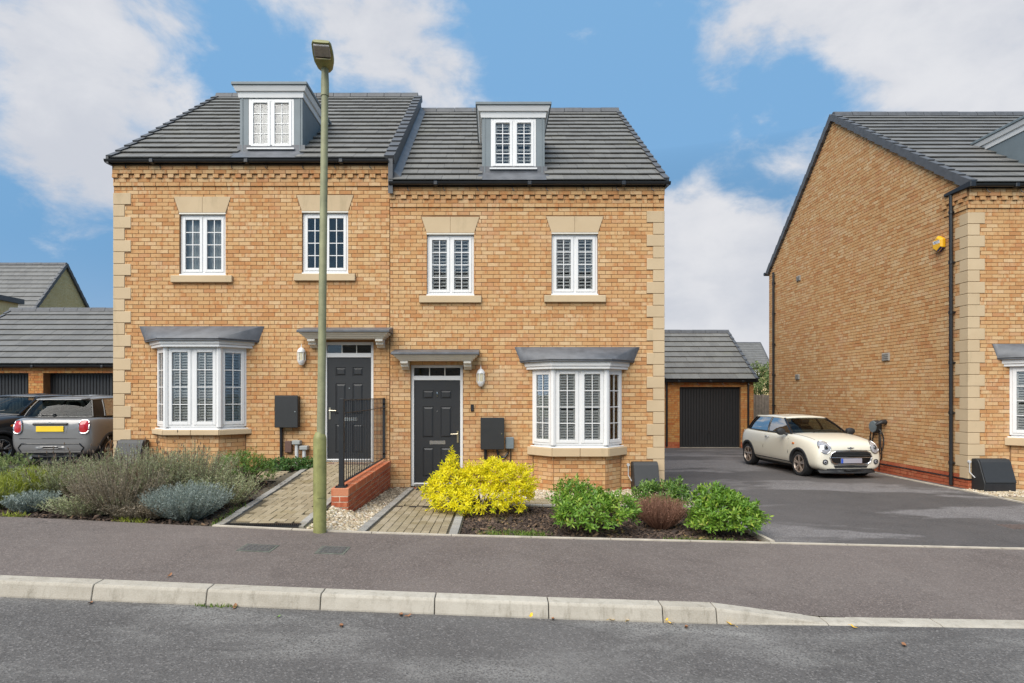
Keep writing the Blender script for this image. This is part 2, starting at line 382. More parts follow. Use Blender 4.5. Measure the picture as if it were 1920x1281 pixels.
# kerb stones
kerb = MB(); kerb.box(-16, 16, 4.92, 5.0, -.9, -.5)
kerb = tag(kerb.build('kerb', M['concrete']), kind='structure')
js = [1.366-.9195*k for k in range(18, -1, -1)]+[1.80, 2.70]+[2.70+.9195*k for k in range(1, 14)]
for a, b in zip(js[:-1], js[1:]):
    m = MB(); e = .004
    def prof(x):
        t, r = kerb_top(x), road_z(x); h = max(t-r, .006)
        yb = 5.035+rng.uniform(-.002, .002)
        return [(x, 4.875, r-.15), (x, 4.877, r+h*.10), (x, 4.899, r+h*.86), (x, 4.913, t+.002), (x, yb, t+.006), (x, yb, r-.15)]
    pa, pb = prof(a+e), prof(b-e); n = 6
    m.add(pa+pb, [tuple(range(n)), tuple(range(2*n-1, n-1, -1))]+[(i, n+i, n+(i+1)%n, (i+1)%n) for i in range(n)], rnd=rng.random())
    m.build('kerb_stone', M['concrete'], kerb, bevel=.004, fixn=True)
# concrete edging along the back of the pavement and up both sides of the drive
edg = MB()
def strip(mb, pts, wd, h, zf):
    for a, b in zip(pts[:-1], pts[1:]):
        a = Vector(a); b = Vector(b); d = (b-a).normalized(); nrm = Vector((-d.y, d.x))*wd/2
        L = (b-a).length; k = max(1, round(L/.915))
        for i in range(k):
            p = a+(b-a)*i/k+d*.004; q = a+(b-a)*(i+1)/k-d*.004
            c = [p-nrm, q-nrm, q+nrm, p+nrm]
            zz = [zf(v.x, v.y) for v in (p, q, q, p)]
            mb.hexa([(v.x, v.y, z-.1) for v, z in zip(c, zz)]+[(v.x, v.y, z+h) for v, z in zip(c, zz)], rnd=rng.random())
strip(edg, [(-3.25, 7.03), (3.2, 7.03), (13, 7.03)], .05, .012, lambda x, y: z7(x))
strip(edg, [(3.25, 7.06), (3.27, 11.45)], .05, .025, G)
strip(edg, [(8.93, 7.06), (8.93, 11.9), (9.0, 20)], .05, .022, G)
tag(edg.build('edging', M['edging'], fixn=True), kind='structure')

# ------------------------------------------------------------------ bricks
BV = {}
def brick_mesh(kind, L, H, D, k, mat):
    key = (kind, round(L, 3), round(H, 3), k)
    if key not in BV:
        m = MB(); m.box(-L/2, L/2, -.0, D, -H/2, H/2, rnd=k/23)
        BV[key] = m.mesh('brick', mat)
    return BV[key]
def clip(iv, hs):
    for h0, h1 in hs:
        nx = []
        for a, b in iv:
            if h1 <= a or h0 >= b: nx.append((a, b)); continue
            if h0 > a: nx.append((a, h0))
            if h1 < b: nx.append((h1, b))
        iv = nx
    return iv
def brick_panel(wall, o, u, v0, v1, bounds, holes=(), proud=.0, mat='brick', nind=300, stuff='brickwork', L=.225, C=.075, seed=1, mort=.010, depth=.03):
    """courses of real bricks on a wall face; the nearest whole ones are objects, the rest one mesh"""
    rr = random.Random(seed); Mx = frame(o, u); allb = []
    nc = int(round((v1-v0)/C)); 
    for j in range(nc):
        vm = v0+(j+.5)*C; lo, hi = bounds(vm)
        hs = []
        for h in holes:
            if h[4] <= vm <= h[5]:
                t = (vm-h[4])/(h[5]-h[4]); hs.append((h[0]+(h[2]-h[0])*t, h[1]+(h[3]-h[1])*t))
        off = (0 if j % 2 else L/2)+rr.uniform(-.004, .004)
        k0 = math.floor((lo-off)/L); a = off+k0*L
        while a < hi:
            for p, q in clip([(max(a, lo), min(a+L, hi))], hs):
                if q-p < .025: continue
                allb.append((p+mort/2, q-mort/2, vm, rr.random(), rr.uniform(-.0022, .0022)))
            a += L
    full = [b for b in allb if abs(b[1]-b[0]-(L-mort)) < 1e-4]
    cp = Vector((0, 0, ZC))
    full.sort(key=lambda b: (Mx @ Vector(((b[0]+b[1])/2, 0, b[2]))-cp).length)
    ind = set(id(b) for b in full[:nind])
    m = MB(Mx); H = C-mort
    for b in allb:
        if id(b) in ind:
            k = int(b[3]*23.99); k = min(k, 23)
            me = brick_mesh(mat+str(proud), L-mort, H, depth, k, M[mat])
            place('brick', me, wall, Mx @ Matrix.Translation(((b[0]+b[1])/2, -proud+b[4], b[2])))
        else:
            m.box(b[0], b[1], -proud+b[4], -proud+depth, b[2]-H/2, b[2]+H/2, rnd=b[3])
    if m.v: tag(m.build(stuff, M[mat], wall), kind='stuff')
def slab(mb, x0, x1, z0, z1, holes, d0, d1, reveal=True):
    """flat wall face with rectangular openings and their reveals (local axes)"""
    xs = sorted(set([x0, x1]+[h[i] for h in holes for i in (0, 1) if x0 < h[i] < x1]))
    zs = sorted(set([z0, z1]+[h[i] for h in holes for i in (4, 5) if z0 < h[i] < z1]))
    for a, b in zip(xs[:-1], xs[1:]):
        for c, d in zip(zs[:-1], zs[1:]):
            xm, zm = (a+b)/2, (c+d)/2
            if any(h[0] < xm < h[1] and h[4] < zm < h[5] for h in holes): continue
            mb.add([(a,d0,c),(b,d0,c),(b,d0,d),(a,d0,d)], [(0,1,2,3)])
    if reveal:
        for h in holes:
            a, b, c, d = h[0], h[1], h[4], h[5]
            mb.add([(a,d0,c),(a,d1,c),(a,d1,d),(a,d0,d),(b,d0,c),(b,d1,c),(b,d1,d),(b,d0,d)], [(0,1,2,3),(7,6,5,4),(0,4,5,1),(2,6,7,3)])

# ------------------------------------------------------------------ joinery
PM = {}
def pane_mesh(wd, h):
    k = (round(wd, 3), round(h, 3))
    if k not in PM:
        m = MB(); m.box(-wd/2, wd/2, -.002, .002, -h/2, h/2); PM[k] = m.mesh('pane', M['glass'])
    return PM[k]
def ring(mb, x0, x1, z0, z1, w, d0, d1, mat=0):
    mb.box(x0, x0+w, d0, d1, z0, z1, mat); mb.box(x1-w, x1, d0, d1, z0, z1, mat)
    mb.box(x0+w, x1-w, d0+.0005, d1, z0, z0+w, mat); mb.box(x0+w, x1-w, d0+.0005, d1, z1-w, z1, mat)
def casement(win, Mx, x0, x1, z0, z1, d, cols=2, rows=4, sash=.05, back=None, pitch=.066, vent=False):
    m = MB(Mx); ring(m, x0, x1, z0, z1, sash, d, d+.05)
    m.build('casement', M['white'], win, bevel=.004)
    gx0, gx1, gz0, gz1 = x0+sash, x1-sash, z0+sash, z1-sash
    cw, ch = (gx1-gx0)/cols, (gz1-gz0)/rows; bw = .015
    m = MB(Mx)
    for i in range(1, cols): m.box(gx0+i*cw-bw/2, gx0+i*cw+bw/2, d+.012, d+.036, gz0, gz1)
    for j in range(1, rows): m.box(gx0, gx1, d+.013, d+.035, gz0+j*ch-bw/2, gz0+j*ch+bw/2)
    m.build('glazing_bars', M['white'], win)
    for i in range(cols):
        for j in range(rows):
            place('pane', pane_mesh(cw-bw*.3, ch-bw*.3), win, Mx @ Matrix.Translation((gx0+(i+.5)*cw, d+.024, gz0+(j+.5)*ch)))
    if vent:
        m = MB(Mx); m.box(gx0+.01, gx1-.01, d-.012, d-.001, gz1+.008, gz1+.03); m.build('trickle_vent', M['white'], win, bevel=.004)
    if back and back.startswith('shutter'):
        m = MB(Mx); s0 = d+.055
        ring(m, gx0-.03, gx1+.03, gz0-.03, gz1+.03, .055, s0, s0+.03)
        mid = (gz0+gz1)/2; m.box(gx0, gx1, s0+.001, s0+.029, mid-.03, mid+.03)
        z = gz0+.02; tilt = {'shutter': .019, 'shutter2': .017}.get(back, .029)
        while z < gz1:
            if abs(z-mid) > .05:
                m.hexa([(gx0+.02, s0-.012, z-tilt-.004), (gx1-.02, s0-.012, z-tilt-.004), (gx1-.02, s0+.042, z+tilt-.004), (gx0+.02, s0+.042, z+tilt-.004),
                        (gx0+.02, s0-.012, z-tilt+.004), (gx1-.02, s0-.012, z-tilt+.004), (gx1-.02, s0+.042, z+tilt+.004), (gx0+.02, s0+.042, z+tilt+.004)])
            z += pitch
        m.build('shutter', M['white_slat'], win)
    if back == 'curtain':
        m = MB(Mx); n = 24; s0 = d+.14
        vs = []; 
        for i in range(n+1):
            x = gx0-.04+(gx1-gx0+.08)*i/n; y = s0+.02*math.sin(i*1.9)+.008*math.sin(i*4.1)
            vs += [(x, y, gz0-.05), (x, y, gz1+.05)]
        m.add(vs, [(2*i, 2*i+2, 2*i+3, 2*i+1) for i in range(n)]); m.build('curtain', M['curtain'], win, smooth='all')
def room(win, Mx, x0, x1, z0, z1, d0, d1, mat='room'):
    m = MB(Mx)
    m.add([(x0,d0,z0),(x1,d0,z0),(x1,d1,z0),(x0,d1,z0),(x0,d0,z1),(x1,d0,z1),(x1,d1,z1),(x0,d1,z1)], [(0,1,2,3),(7,6,5,4),(6,7,3,2),(5,6,2,1),(7,4,0,3)])
    m.build('interior', M[mat], win)
def window(house, Mx, x0, x1, z0, z1, back='shutter', lintel=True, sill=True, setb=.05, vent=False, name='window', roomd=1.6, topstrip=True):
    m = MB(Mx); ring(m, x0, x1, z0, z1, .05, setb, setb+.07)
    xm = (x0+x1)/2; m.box(xm-.025, xm+.025, setb+.0003, setb+.069, z0+.05, z1-.05)
    m.box(x0-.01, x1+.01, setb-.05, setb+.06, z0-.028, z0+.0)
    win = m.build(name, M['white'], house, bevel=.003)
    for a, b in ((x0+.045, xm-.02), (xm+.02, x1-.045)):
        casement(win, Mx, a, b, z0+.045, z1-.045, setb-.014, back=back, vent=vent)
    room(win, Mx, x0+.02, x1-.02, z0+.02, z1-.02, setb+.072, setb+roomd)
    if lintel:
        lw = .055; h = .305; lb = z1+.03
        m = MB(Mx); ww = (x1-x0)
        for a, b in ((0, .5), (.5, 1)):
            p = [(x0-.005+a*(ww+.01)+(.002 if a else 0), -.006, lb), (x0-.005+b*(ww+.01)-(.002 if b < 1 else 0), -.006, lb)]
            tw = ww+.01+2*.10; tx = x0-.005-.10
            q = [(tx+b*tw-(.002 if b < 1 else 0), -.006, lb+h), (tx+a*tw+(.002 if a else 0), -.006, lb+h)]
            m.prism(p+q, (0, .08, 0), rnd=.3+.4*a)
        m.build('lintel', M['stone'], win, bevel=.004, fixn=True)
        m = MB(Mx); m.box(x0-.006, x1+.006, -.004, .06, z1+.003, z1+.028); m.build('lintel_trim', M['white_cream'], win)
    if sill:
        m = MB(Mx); m.box(x0-.145, x1+.105+.04, -.055, .06, z0-.165, z0-.032, rnd=rng.random()); m.build('sill', M['stone'], win, bevel=.008)
    return win
def win_holes(x0, x1, z0, z1):        # rectangular opening, and bricks left out for lintel and sill
    rect = (x0, x1, x0, x1, z0-.03, z1+.03)
    return [rect], [rect, (x0-.012, x1+.012, x0-.112, x1+.112, z1+.03, z1+.335), (x0-.15, x1+.15, x0-.15, x1+.15, z0-.17, z0-.03)]

def panel_door(house, Mx, x0, x1, z0, z1, zt, handle='R', num=True, sub='front_door'):
    """white frame x0..x1, z0..z1 with fanlight above zt, six panel door"""
    m = MB(Mx); fw = .055; d = .06
    ring(m, x0, x1, z0, z1, fw, d, d+.09); m.box(x0+fw, x1-fw, d+.0005, d+.089, zt, zt+.085)
    fr = m.build('door_frame', M['white'], house, bevel=.005)
    # fanlight
    a, b = x0+fw, x1-fw; c, e = zt+.085, z1-fw
    mm = MB(Mx); ww = (b-a)
    for i in (1, 2): mm.box(a+ww*i/3-.008, a+ww*i/3+.008, d+.02, d+.05, c, e)
    mm.build('glazing_bars', M['white_cream'], fr)
    for i in range(3): place('pane', pane_mesh(ww/3-.004, e-c-.002), fr, Mx @ Matrix.Translation((a+ww*(i+.5)/3, d+.035, (c+e)/2)))
    room(fr, Mx, x0+.02, x1-.02, z0+.02, z1-.02, d+.092, d+1.2, 'dark')
    # leaf with six raised panels
    lx0, lx1, lz0, lz1 = a+.004, b-.004, z0+.05, zt-.004
    W, H = lx1-lx0, lz1-lz0
    m = MB(Mx); y0 = d+.028
    cols = ((.185, .425), (.575, .815)); rows = ((.06, .345), (.44, .745), (.82, .905))
    holes = [(lx0+W*c0, lx0+W*c1, 0, 0, lz0+H*r0, lz0+H*r1) for c0, c1 in cols for r0, r1 in rows]
    slab(m, lx0, lx1, lz0, lz1, holes, y0, y0+.014)
    for h in holes:
        X0, X1, Z0, Z1 = h[0], h[1], h[4], h[5]; i1, i2 = .012, .04
        A = [(X0,y0+.014,Z0),(X1,y0+.014,Z0),(X1,y0+.014,Z1),(X0,y0+.014,Z1)]
        B = [(X0+i1,y0+.014,Z0+i1),(X1-i1,y0+.014,Z0+i1),(X1-i1,y0+.014,Z1-i1),(X0+i1,y0+.014,Z1-i1)]
        Cc = [(X0+i2,y0+.001,Z0+i2),(X1-i2,y0+.001,Z0+i2),(X1-i2,y0+.001,Z1-i2),(X0+i2,y0+.001,Z1-i2)]
        fs = []
        for k in range(4):
            fs += [(k, (k+1)%4, 4+(k+1)%4, 4+k), (4+k, 4+(k+1)%4, 8+(k+1)%4, 8+k)]
        m.add(A+B+Cc, fs+[(8, 9, 10, 11)])
    m.box(lx0, lx1, y0+.02, y0+.045, lz0, lz1)
    leaf = m.build(sub, M['doorblack'], house)
    q = MB(Mx); q.box(lx0, lx1, d-.02, y0-.002, z0+.005, z0+.035); q.box(x0, x1, d-.05, y0, z0-.02, z0+.004); q.build('threshold', M['chrome'], leaf)
    lb = lz0+H*.395; q = MB(Mx); q.box(lx0+W*.33, lx0+W*.68, y0-.012, y0+.001, lb-.036, lb+.036); q.build('letter_plate', M['chrome'], leaf, bevel=.004)
    hx = lx1-.045 if handle == 'R' else lx0+.045; sg = -1 if handle == 'R' else 1; hz_ = lz0+H*.47
    q = MB(Mx); q.box(hx-.016, hx+.016, y0-.012, y0+.001, hz_-.15, hz_+.075); q.tube([(hx, y0-.01, hz_+.02), (hx, y0-.05, hz_+.02), (hx+sg*.13, y0-.055, hz_+.016)], [.009,.010,.008], 8)
    q.build('door_handle', M['brass'], leaf, smooth=True)
    q = MB(Mx); xc = lx0+W*.5
    q.lathe([(.012,-.008),(.012,0)], (xc, y0, lz0+H*.70), 12, ax='y')
    q.build('spy_hole', M['chrome'], leaf)
    if num:
        q = MB(Mx); zc = lz0+H*.862; q.tube([(xc, y0-.008, zc+.045), (xc, y0-.02, zc+.01), (xc, y0-.008, zc-.045)], [.012,.007,.010], 8); q.build('door_knocker', M['chrome'], leaf, smooth=True)
    return leaf
def canopy(house, Mx, x0, x1, zb, zt):
    """flat door hood: moulded cornice, lead cap, two brackets"""
    pr = .40
    lay = [(.10, zb+.0, zb+.035), (.06, zb+.035, zb+.07), (.02, zb+.07, zb+.105)]
    m = MB(Mx)
    for ins, a, b in lay:
        m.hexa([(x0+ins+.025,-pr+ins+.025,a),(x1-ins-.025,-pr+ins+.025,a),(x1-ins-.025,.0,a),(x0+ins+.025,.0,a),
                (x0+ins,-pr+ins,b),(x1-ins,-pr+ins,b),(x1-ins,.0,b),(x0+ins,.0,b)])
    can = m.build('door_canopy', M['white_cream'], house)
    m = MB(Mx)
    m.hexa([(x0-.012,-pr-.012,zb+.1055),(x1+.012,-pr-.012,zb+.1055),(x1+.012,-.001,zb+.1055),(x0-.012,-.001,zb+.1055),
            (x0-.01,-pr-.01,zb+.15),(x1+.01,-pr-.01,zb+.15),(x1+.01,-.001,zt),(x0-.01,-.001,zt)])
    m.build('lead_cap', M['lead'], can, bevel=.006)
    for xc in (x0+.21, x1-.21):
        m = MB(Mx); wb = .07
        prof = [(0, zb), (-.26, zb), (-.27, zb-.05), (-.20, zb-.065), (-.19, zb-.11), (-.10, zb-.12), (-.06, zb-.16), (0, zb-.165)]
        m.prism([(xc-wb, y, z) for y, z in prof], (2*wb, 0, 0)); m.build('bracket', M['white_cream'], can, bevel=.006, fixn=True)
    return can
def wall_light(name, loc, label):
    t = thing(name, label, 'wall lamp', loc, group='carriage lamps beside the front doors')
    x, y, z = loc
    m = MB(); m.lathe([(.035,-.05),(.035,.0)], (x, y+.05, z), 12, ax='y'); m.lathe([(.01,.16),(.012,.19),(.006,.2),(.004,.235)], (x, y-.06, z), 10)
    m.lathe([(.03,-.17),(.055,-.14),(.072,-.10),(.075,-.075)], (x, y-.06, z), 12); m.lathe([(.078,.075),(.075,.10),(.055,.14),(.02,.165)], (x, y-.06, z), 12)
    m.tube([(x, y, z), (x, y-.06, z+.02)], .02, 8)
    for k in range(6):
        a = k*math.pi/3+.2; m.tube([(x+.074*math.cos(a), y-.06+.074*math.sin(a), z-.08), (x+.074*math.cos(a), y-.06+.074*math.sin(a), z+.08)], .007, 6)
    m.build('lamp_body', M['white'], t, smooth=True)
    m = MB(); m.lathe([(.062,-.075),(.066,0),(.062,.075)], (x, y-.06, z), 14); m.build('lamp_glass', M['lampglass'], t, smooth=True)
    return t
M['lampglass'] = simple('lamp_frosted_glass', (.62,.56,.40), .25, var=.1, scale=20)
def bay(house, o, c, z_sill_b, z_sill_t, z_fr_t, z_fas_t, z_lead_t, back='shutter2', base_z=0, seed=3):
    """canted bay: brick base, stone sill, uPVC frames on three faces, fascia, lead roof"""
    b, a, p = .85, .49, .36
    pts = [(c-b, 0), (c-a, -p), (c+a, -p), (c+b, 0)]
    Mx = frame(o, (1, 0, 0))
    def off(e):                       # plan offset outwards by e
        k = math.tan(R(22.5))
        return [(c-b-e*1.41, 0), (c-a-e*k, -p-e), (c+a+e*k, -p-e), (c+b+e*1.41, 0)]
    def band(name, e0, e1, z0, z1, mat, parent, seams=False, bev=.004):
        A, B = off(e0), off(e1); m = MB(Mx)
        m.add([(x, y+(.0 if 0 < i < 3 else .03), z0) for i, (x, y) in enumerate(A)]+[(x, y+(.0 if 0 < i < 3 else .03), z1) for i, (x, y) in enumerate(B)],
              [(0,1,5,4),(1,2,6,5),(2,3,7,6),(3,2,1,0),(4,5,6,7),(0,4,7,3)])
        return m.build(name, mat, parent, bevel=bev, fixn=True)
    bw = band('bay_window', -.012, -.012, z_sill_t+.02, z_sill_t+.05, M['white'], house)
    # three faces
    faces = [(pts[0], pts[1], 1), (pts[1], pts[2], 2), (pts[2], pts[3], 1)]
    for (p0, p1, n) in faces:
        q0 = Mx @ Vector((p0[0], p0[1], 0)); q1 = Mx @ Vector((p1[0], p1[1], 0))
        u = (q1-q0); L = u.length; Mf = frame(q0, u)
        m = MB(Mf); z0, z1 = z_sill_t+.05, z_fr_t
        ring(m, .0, L, z0, z1, .05 if n == 1 else .06, .0, .07)
        if n == 2: m.box(L/2-.03, L/2+.03, .0004, .069, z0+.06, z1-.06)
        m.build('bay_frame', M['white'], bw, bevel=.003)
        pad = .045 if n == 1 else .055
        if n == 1: casement(bw, Mf, pad, L-pad, z0+.04, z1-.04, -.012, back=back, pitch=.05, sash=.06)
        else:
            casement(bw, Mf, pad, L/2-.025, z0+.04, z1-.04, -.012, back=back, pitch=.05, sash=.06, vent=True)
            casement(bw, Mf, L/2+.025, L-pad, z0+.04, z1-.04, -.012, back=back, pitch=.05, sash=.06, vent=True)
    for q in (pts[1], pts[2]):
        m = MB(Mx); m.lathe([(.058, z_sill_t+.05), (.058, z_fr_t)], (q[0], q[1]+.02, 0), 8); m.build('corner_post', M['white'], bw)
    # dark room seen between the slats
    room(bw, Mx, c-b-.3, c+b+.3, z_sill_t-.2, z_fr_t+.1, .22, 2.6)
    # sill: cill board of plastic, stone pieces below
    band('cill_board', .05, .045, z_sill_t, z_sill_t+.0195, M['white'], bw)
    A, B = off(.075), off(-.05)
    segs = [(A[0], A[1], B[0], B[1]), (A[1], tuple((A[1][i]+A[2][i])/2 for i in (0, 1)), B[1], tuple((B[1][i]+B[2][i])/2 for i in (0, 1))),
            (tuple((A[1][i]+A[2][i])/2 for i in (0, 1)), A[2], tuple((B[1][i]+B[2][i])/2 for i in (0, 1)), B[2]), (A[2], A[3], B[2], B[3])]
    for a0, a1, b0, b1 in segs:
        m = MB(Mx); e = .003; va = (Vector(a1)-Vector(a0)).normalized()*e
        a0 = Vector(a0)+va; a1 = Vector(a1)-va; b0 = Vector(b0)+va; b1 = Vector(b1)-va
        m.hexa([(*q, z_sill_b) for q in (a0, a1, b1, b0)]+[(*q, z_sill_t-.002) for q in (a0, a1, b1, b0)], rnd=rng.random()); m.build('sill', M['stone'], bw, bevel=.008, fixn=True)
    # head fascia and lead roof
    band('fascia', .10, .10, z_fr_t+.0, z_fr_t+.05, M['white'], bw); band('fascia', .12, .13, z_fr_t+.052, z_fas_t, M['white'], bw)
    A = off(.17); zb = z_fas_t-.012
    m = MB(Mx); top = [(c-1.19, -.005), (c-1.06, -.02), (c+1.06, -.02), (c+1.19, -.005)]
    m.add([(x, y+.0, zb) for x, y in A]+[(x, y, zb+.04) for x, y in A]+[(x, y, z_lead_t) for x, y in top]+[(c-1.19, .01, z_lead_t+.01), (c+1.19, .01, z_lead_t+.01)],
          [(0,1,5,4),(1,2,6,5),(2,3,7,6),(4,5,9,8),(5,6,10,9),(6,7,11,10),(3,2,1,0),(8,9,10,11)])
    m.build('lead_roof', M['lead'], bw, fixn=True, smooth=75)
    m = MB(Mx)
    for i in range(3):
        q0, q1 = A[i], A[i+1]
        m.tube([(q0[0], q0[1], zb+.035), (q1[0], q1[1], zb+.035)], .014, 6)
    m.build('lead_roll', M['lead'], bw)
    # brick base
    BB = [(c-b+.02, .0), (c-a+.008, -p+.02), (c+a-.008, -p+.02), (c+b-.02, .0)]
    mm = MB(Mx); mm.add([(x, y+.008, base_z) for x, y in BB]+[(x, y+.008, z_sill_b+.004) for x, y in BB], [(0,1,5,4),(1,2,6,5),(2,3,7,6)])
    wl = mm.build('bay_wall', M['mortar'], house)
    n = int((z_sill_b-base_z)/.075)
    for i in range(3):
        q0 = Mx @ Vector((*BB[i], 0)); q1 = Mx @ Vector((*BB[i+1], 0)); L = (q1-q0).length
        vt = z_sill_b-.002
        brick_panel(wl, q0, q1-q0, vt-.075*(n-1), vt, lambda v: (.004, L-.004), seed=seed+i, nind=70)
        brick_panel(wl, q0, q1-q0, vt-.075*(n+2), vt-.075*(n-1), lambda v: (.004, L-.004), seed=seed+i+9, nind=0, mat='brick_red', stuff='plinth_bricks')
    return bw
# ------------------------------------------------------------------ roofs
TM = {}
def tile_mesh(k, mat):
    if (k, mat) not in TM:
        m = MB(); L = .405
        m.hexa([(-.5,0,.039),(.5,0,.039),(.5,L,-.004),(-.5,L,-.004),(-.5,0,.061),(.5,0,.061),(.5,L,.018),(-.5,L,.018)], rnd=k/11)
        TM[(k, mat)] = m.mesh('roof_tile', M[mat])
    return TM[(k, mat)]
def roof(house, x0, x1, Ye, ze, Yr, zr, Yb, zb, holes=(), mat='tile', tw=.33, nmax=300, gauge=.352, seed=5, objs=True, name='roof'):
    """deck with both slopes, tiles on the near slope (holes: X0,X1,Y0,Y1), ridge tiles"""
    rr = random.Random(seed); sl = (zr-ze)/(Yr-Ye); pit = math.atan(sl)
    m = MB(); th = .02
    hs = [(h[0], h[1], 0, 0, h[2], h[3]) for h in holes]
    xs = sorted(set([x0, x1]+[v for h in holes for v in h[:2]])); ys = sorted(set([Ye, Yr]+[v for h in holes for v in h[2:4] if Ye < v < Yr]))
    for a, b in zip(xs[:-1], xs[1:]):
        for c, d in zip(ys[:-1], ys[1:]):
            if any(h[0] < (a+b)/2 < h[1] and h[2] < (c+d)/2 < h[3] for h in holes): continue
            m.add([(a,c,ze+(c-Ye)*sl),(b,c,ze+(c-Ye)*sl),(b,d,ze+(d-Ye)*sl),(a,d,ze+(d-Ye)*sl)], [(0,1,2,3)])
    m.add([(x0,Yr,zr),(x1,Yr,zr),(x1,Yb,zb),(x0,Yb,zb)], [(0,1,2,3)], 1)
    rf = m.build(name, [M['gutter'], M[mat]], house)
    S = math.hypot(Yr-Ye, zr-ze); nr = int(round(S/gauge)); gg = S/nr
    tiles = []
    for j in range(nr):
        s = j*gg; ya = Ye+s*math.cos(pit); yb_ = ya+gg*math.cos(pit)
        hh = [(h[0], h[1]) for h in holes if ya+.06 < h[3] and yb_-.06 > h[2]]
        a = x0-(tw/2 if j % 2 else 0)
        while a < x1:
            for p, q in clip([(max(a, x0), min(a+tw, x1))], hh):
                if q-p > .02: tiles.append(((p+q)/2, q-p-.004, ya, ze+s*math.sin(pit)))
            a += tw
    cp = Vector((0, 0, ZC)); tiles.sort(key=lambda t: (Vector((t[0], t[2], t[3]))-cp).length)
    big = MB()
    for i, (xc, wd, y, z) in enumerate(tiles):
        k = rr.randrange(12)
        Mt = Matrix.Translation((xc, y+rr.uniform(-.004,.004), z)) @ Matrix.Rotation(pit+rr.uniform(-.003,.003), 4, 'X') @ Matrix.Rotation(rr.uniform(-.005,.005), 4, 'Y') @ Matrix.Rotation(rr.uniform(-.004,.004), 4, 'Z') @ Matrix.Diagonal((wd, 1, 1, 1))
        if objs and i < nmax: place('roof_tile', tile_mesh(k, mat), rf, Mt)
        else:
            big.M = Mt; L = .405
            big.hexa([(-.5,0,.039),(.5,0,.039),(.5,L,-.004),(-.5,L,-.004),(-.5,0,.061),(.5,0,.061),(.5,L,.018),(-.5,L,.018)], rnd=k/11)
    if big.v: tag(big.build('tiling', M[mat], rf), kind='stuff')
    n = max(1, int(round((x1-x0)/.46))); L = (x1-x0)/n
    me = MB(); h = .115
    prof = [(-h, -.075), (-h*.75, .02), (-h*.3, .068), (h*.3, .068), (h*.75, .02), (h, -.075)]
    me.prism([(.006, y, z) for y, z in prof], (L-.012, 0, 0)); me = me.mesh('ridge_tile', M['ridge'], fixn=True)
    for i in range(n): place('ridge_tile', me, rf, Matrix.Translation((x0+i*L, Yr, zr+.05+rr.uniform(-.004,.004))))
    return rf
def verge(house, X, Ye, ze, Yr, zr, nx, out=.05, n=16, mat='ridge', name='verge_cap'):
    """overlapping dry-verge caps down a gable edge; nx = outward x sign"""
    d = Vector((0, Yr-Ye, zr-ze)); L = d.length/n; d.normalize(); up = Vector((0, -d.z, d.y))
    m = MB(); a = 0; l2 = L*1.04
    pts = []
    for s_, dz in ((0, .085), (l2, .055)):
        pts.append([Vector((-nx*.09, 0, 0))+up*dz, Vector((nx*out, 0, 0))+up*dz, Vector((nx*out, 0, 0))+up*(dz-.16), Vector((-nx*.0, 0, 0))+up*(dz-.16)])
        pts[-1] = [p+d*s_ for p in pts[-1]]
    m.add(pts[0]+pts[1], [(0,1,2,3),(7,6,5,4),(0,4,5,1),(1,5,6,2),(2,6,7,3),(3,7,4,0)]); me = m.mesh(name, M[mat], fixn=True)
    for i in range(n): place(name, me, house, Matrix.Translation(Vector((X, Ye, ze))+d*L*i))
def gutter(house, x0, x1, Y, z, nb=8):
    m = MB(); n = 7
    sec = [(Y+.048*math.cos(a), z+.048*math.sin(a)) for a in [math.pi+math.pi*k/n for k in range(n+1)]]
    sec = [(Y-.051, z+.010)]+sec+[(Y+.051, z+.010)]
    m.prism([(x0, y, zz) for y, zz in sec], (x1-x0, 0, 0))
    g = m.build('gutter', M['gutter'], house, smooth=35, fixn=True)
    m = MB(); m.box(x0+.03, x1-.03, Y+.06, Y+.085, z-.055, z+.07); m.build('fascia_board', M['gutter'], g)
    for i in range(nb):
        x = x0+.35+(x1-x0-.7)*i/(nb-1)+rng.uniform(-.03,.03); m = MB()
        m.tube([(x, Y+.05, z-.05), (x+.02, Y+.02, z-.13), (x+.05, Y-.0, z-.155)], .008, 6); m.build('bracket', M['gutter'], g)
    # union clips
    for i in range(3):
        x = x0+(x1-x0)*(i+.5)/3; m = MB(); m.box(x-.04, x+.04, Y-.066, Y+.05, z-.064, z+.014); m.build('gutter_union', M['gutter'], g, bevel=.012)
    return g
def eaves_box(house, X, nx, Ye, ze, Yw, name='eaves_box'):
    m = MB(); m.prism([(X, Ye-.06, ze-.07), (X, Ye-.06, ze+.07), (X, Yw+.22, ze+.07+.20), (X, Yw+.22, ze-.04)], (nx*.05, 0, 0)); m.build(name, M['gutter'], house, fixn=True)
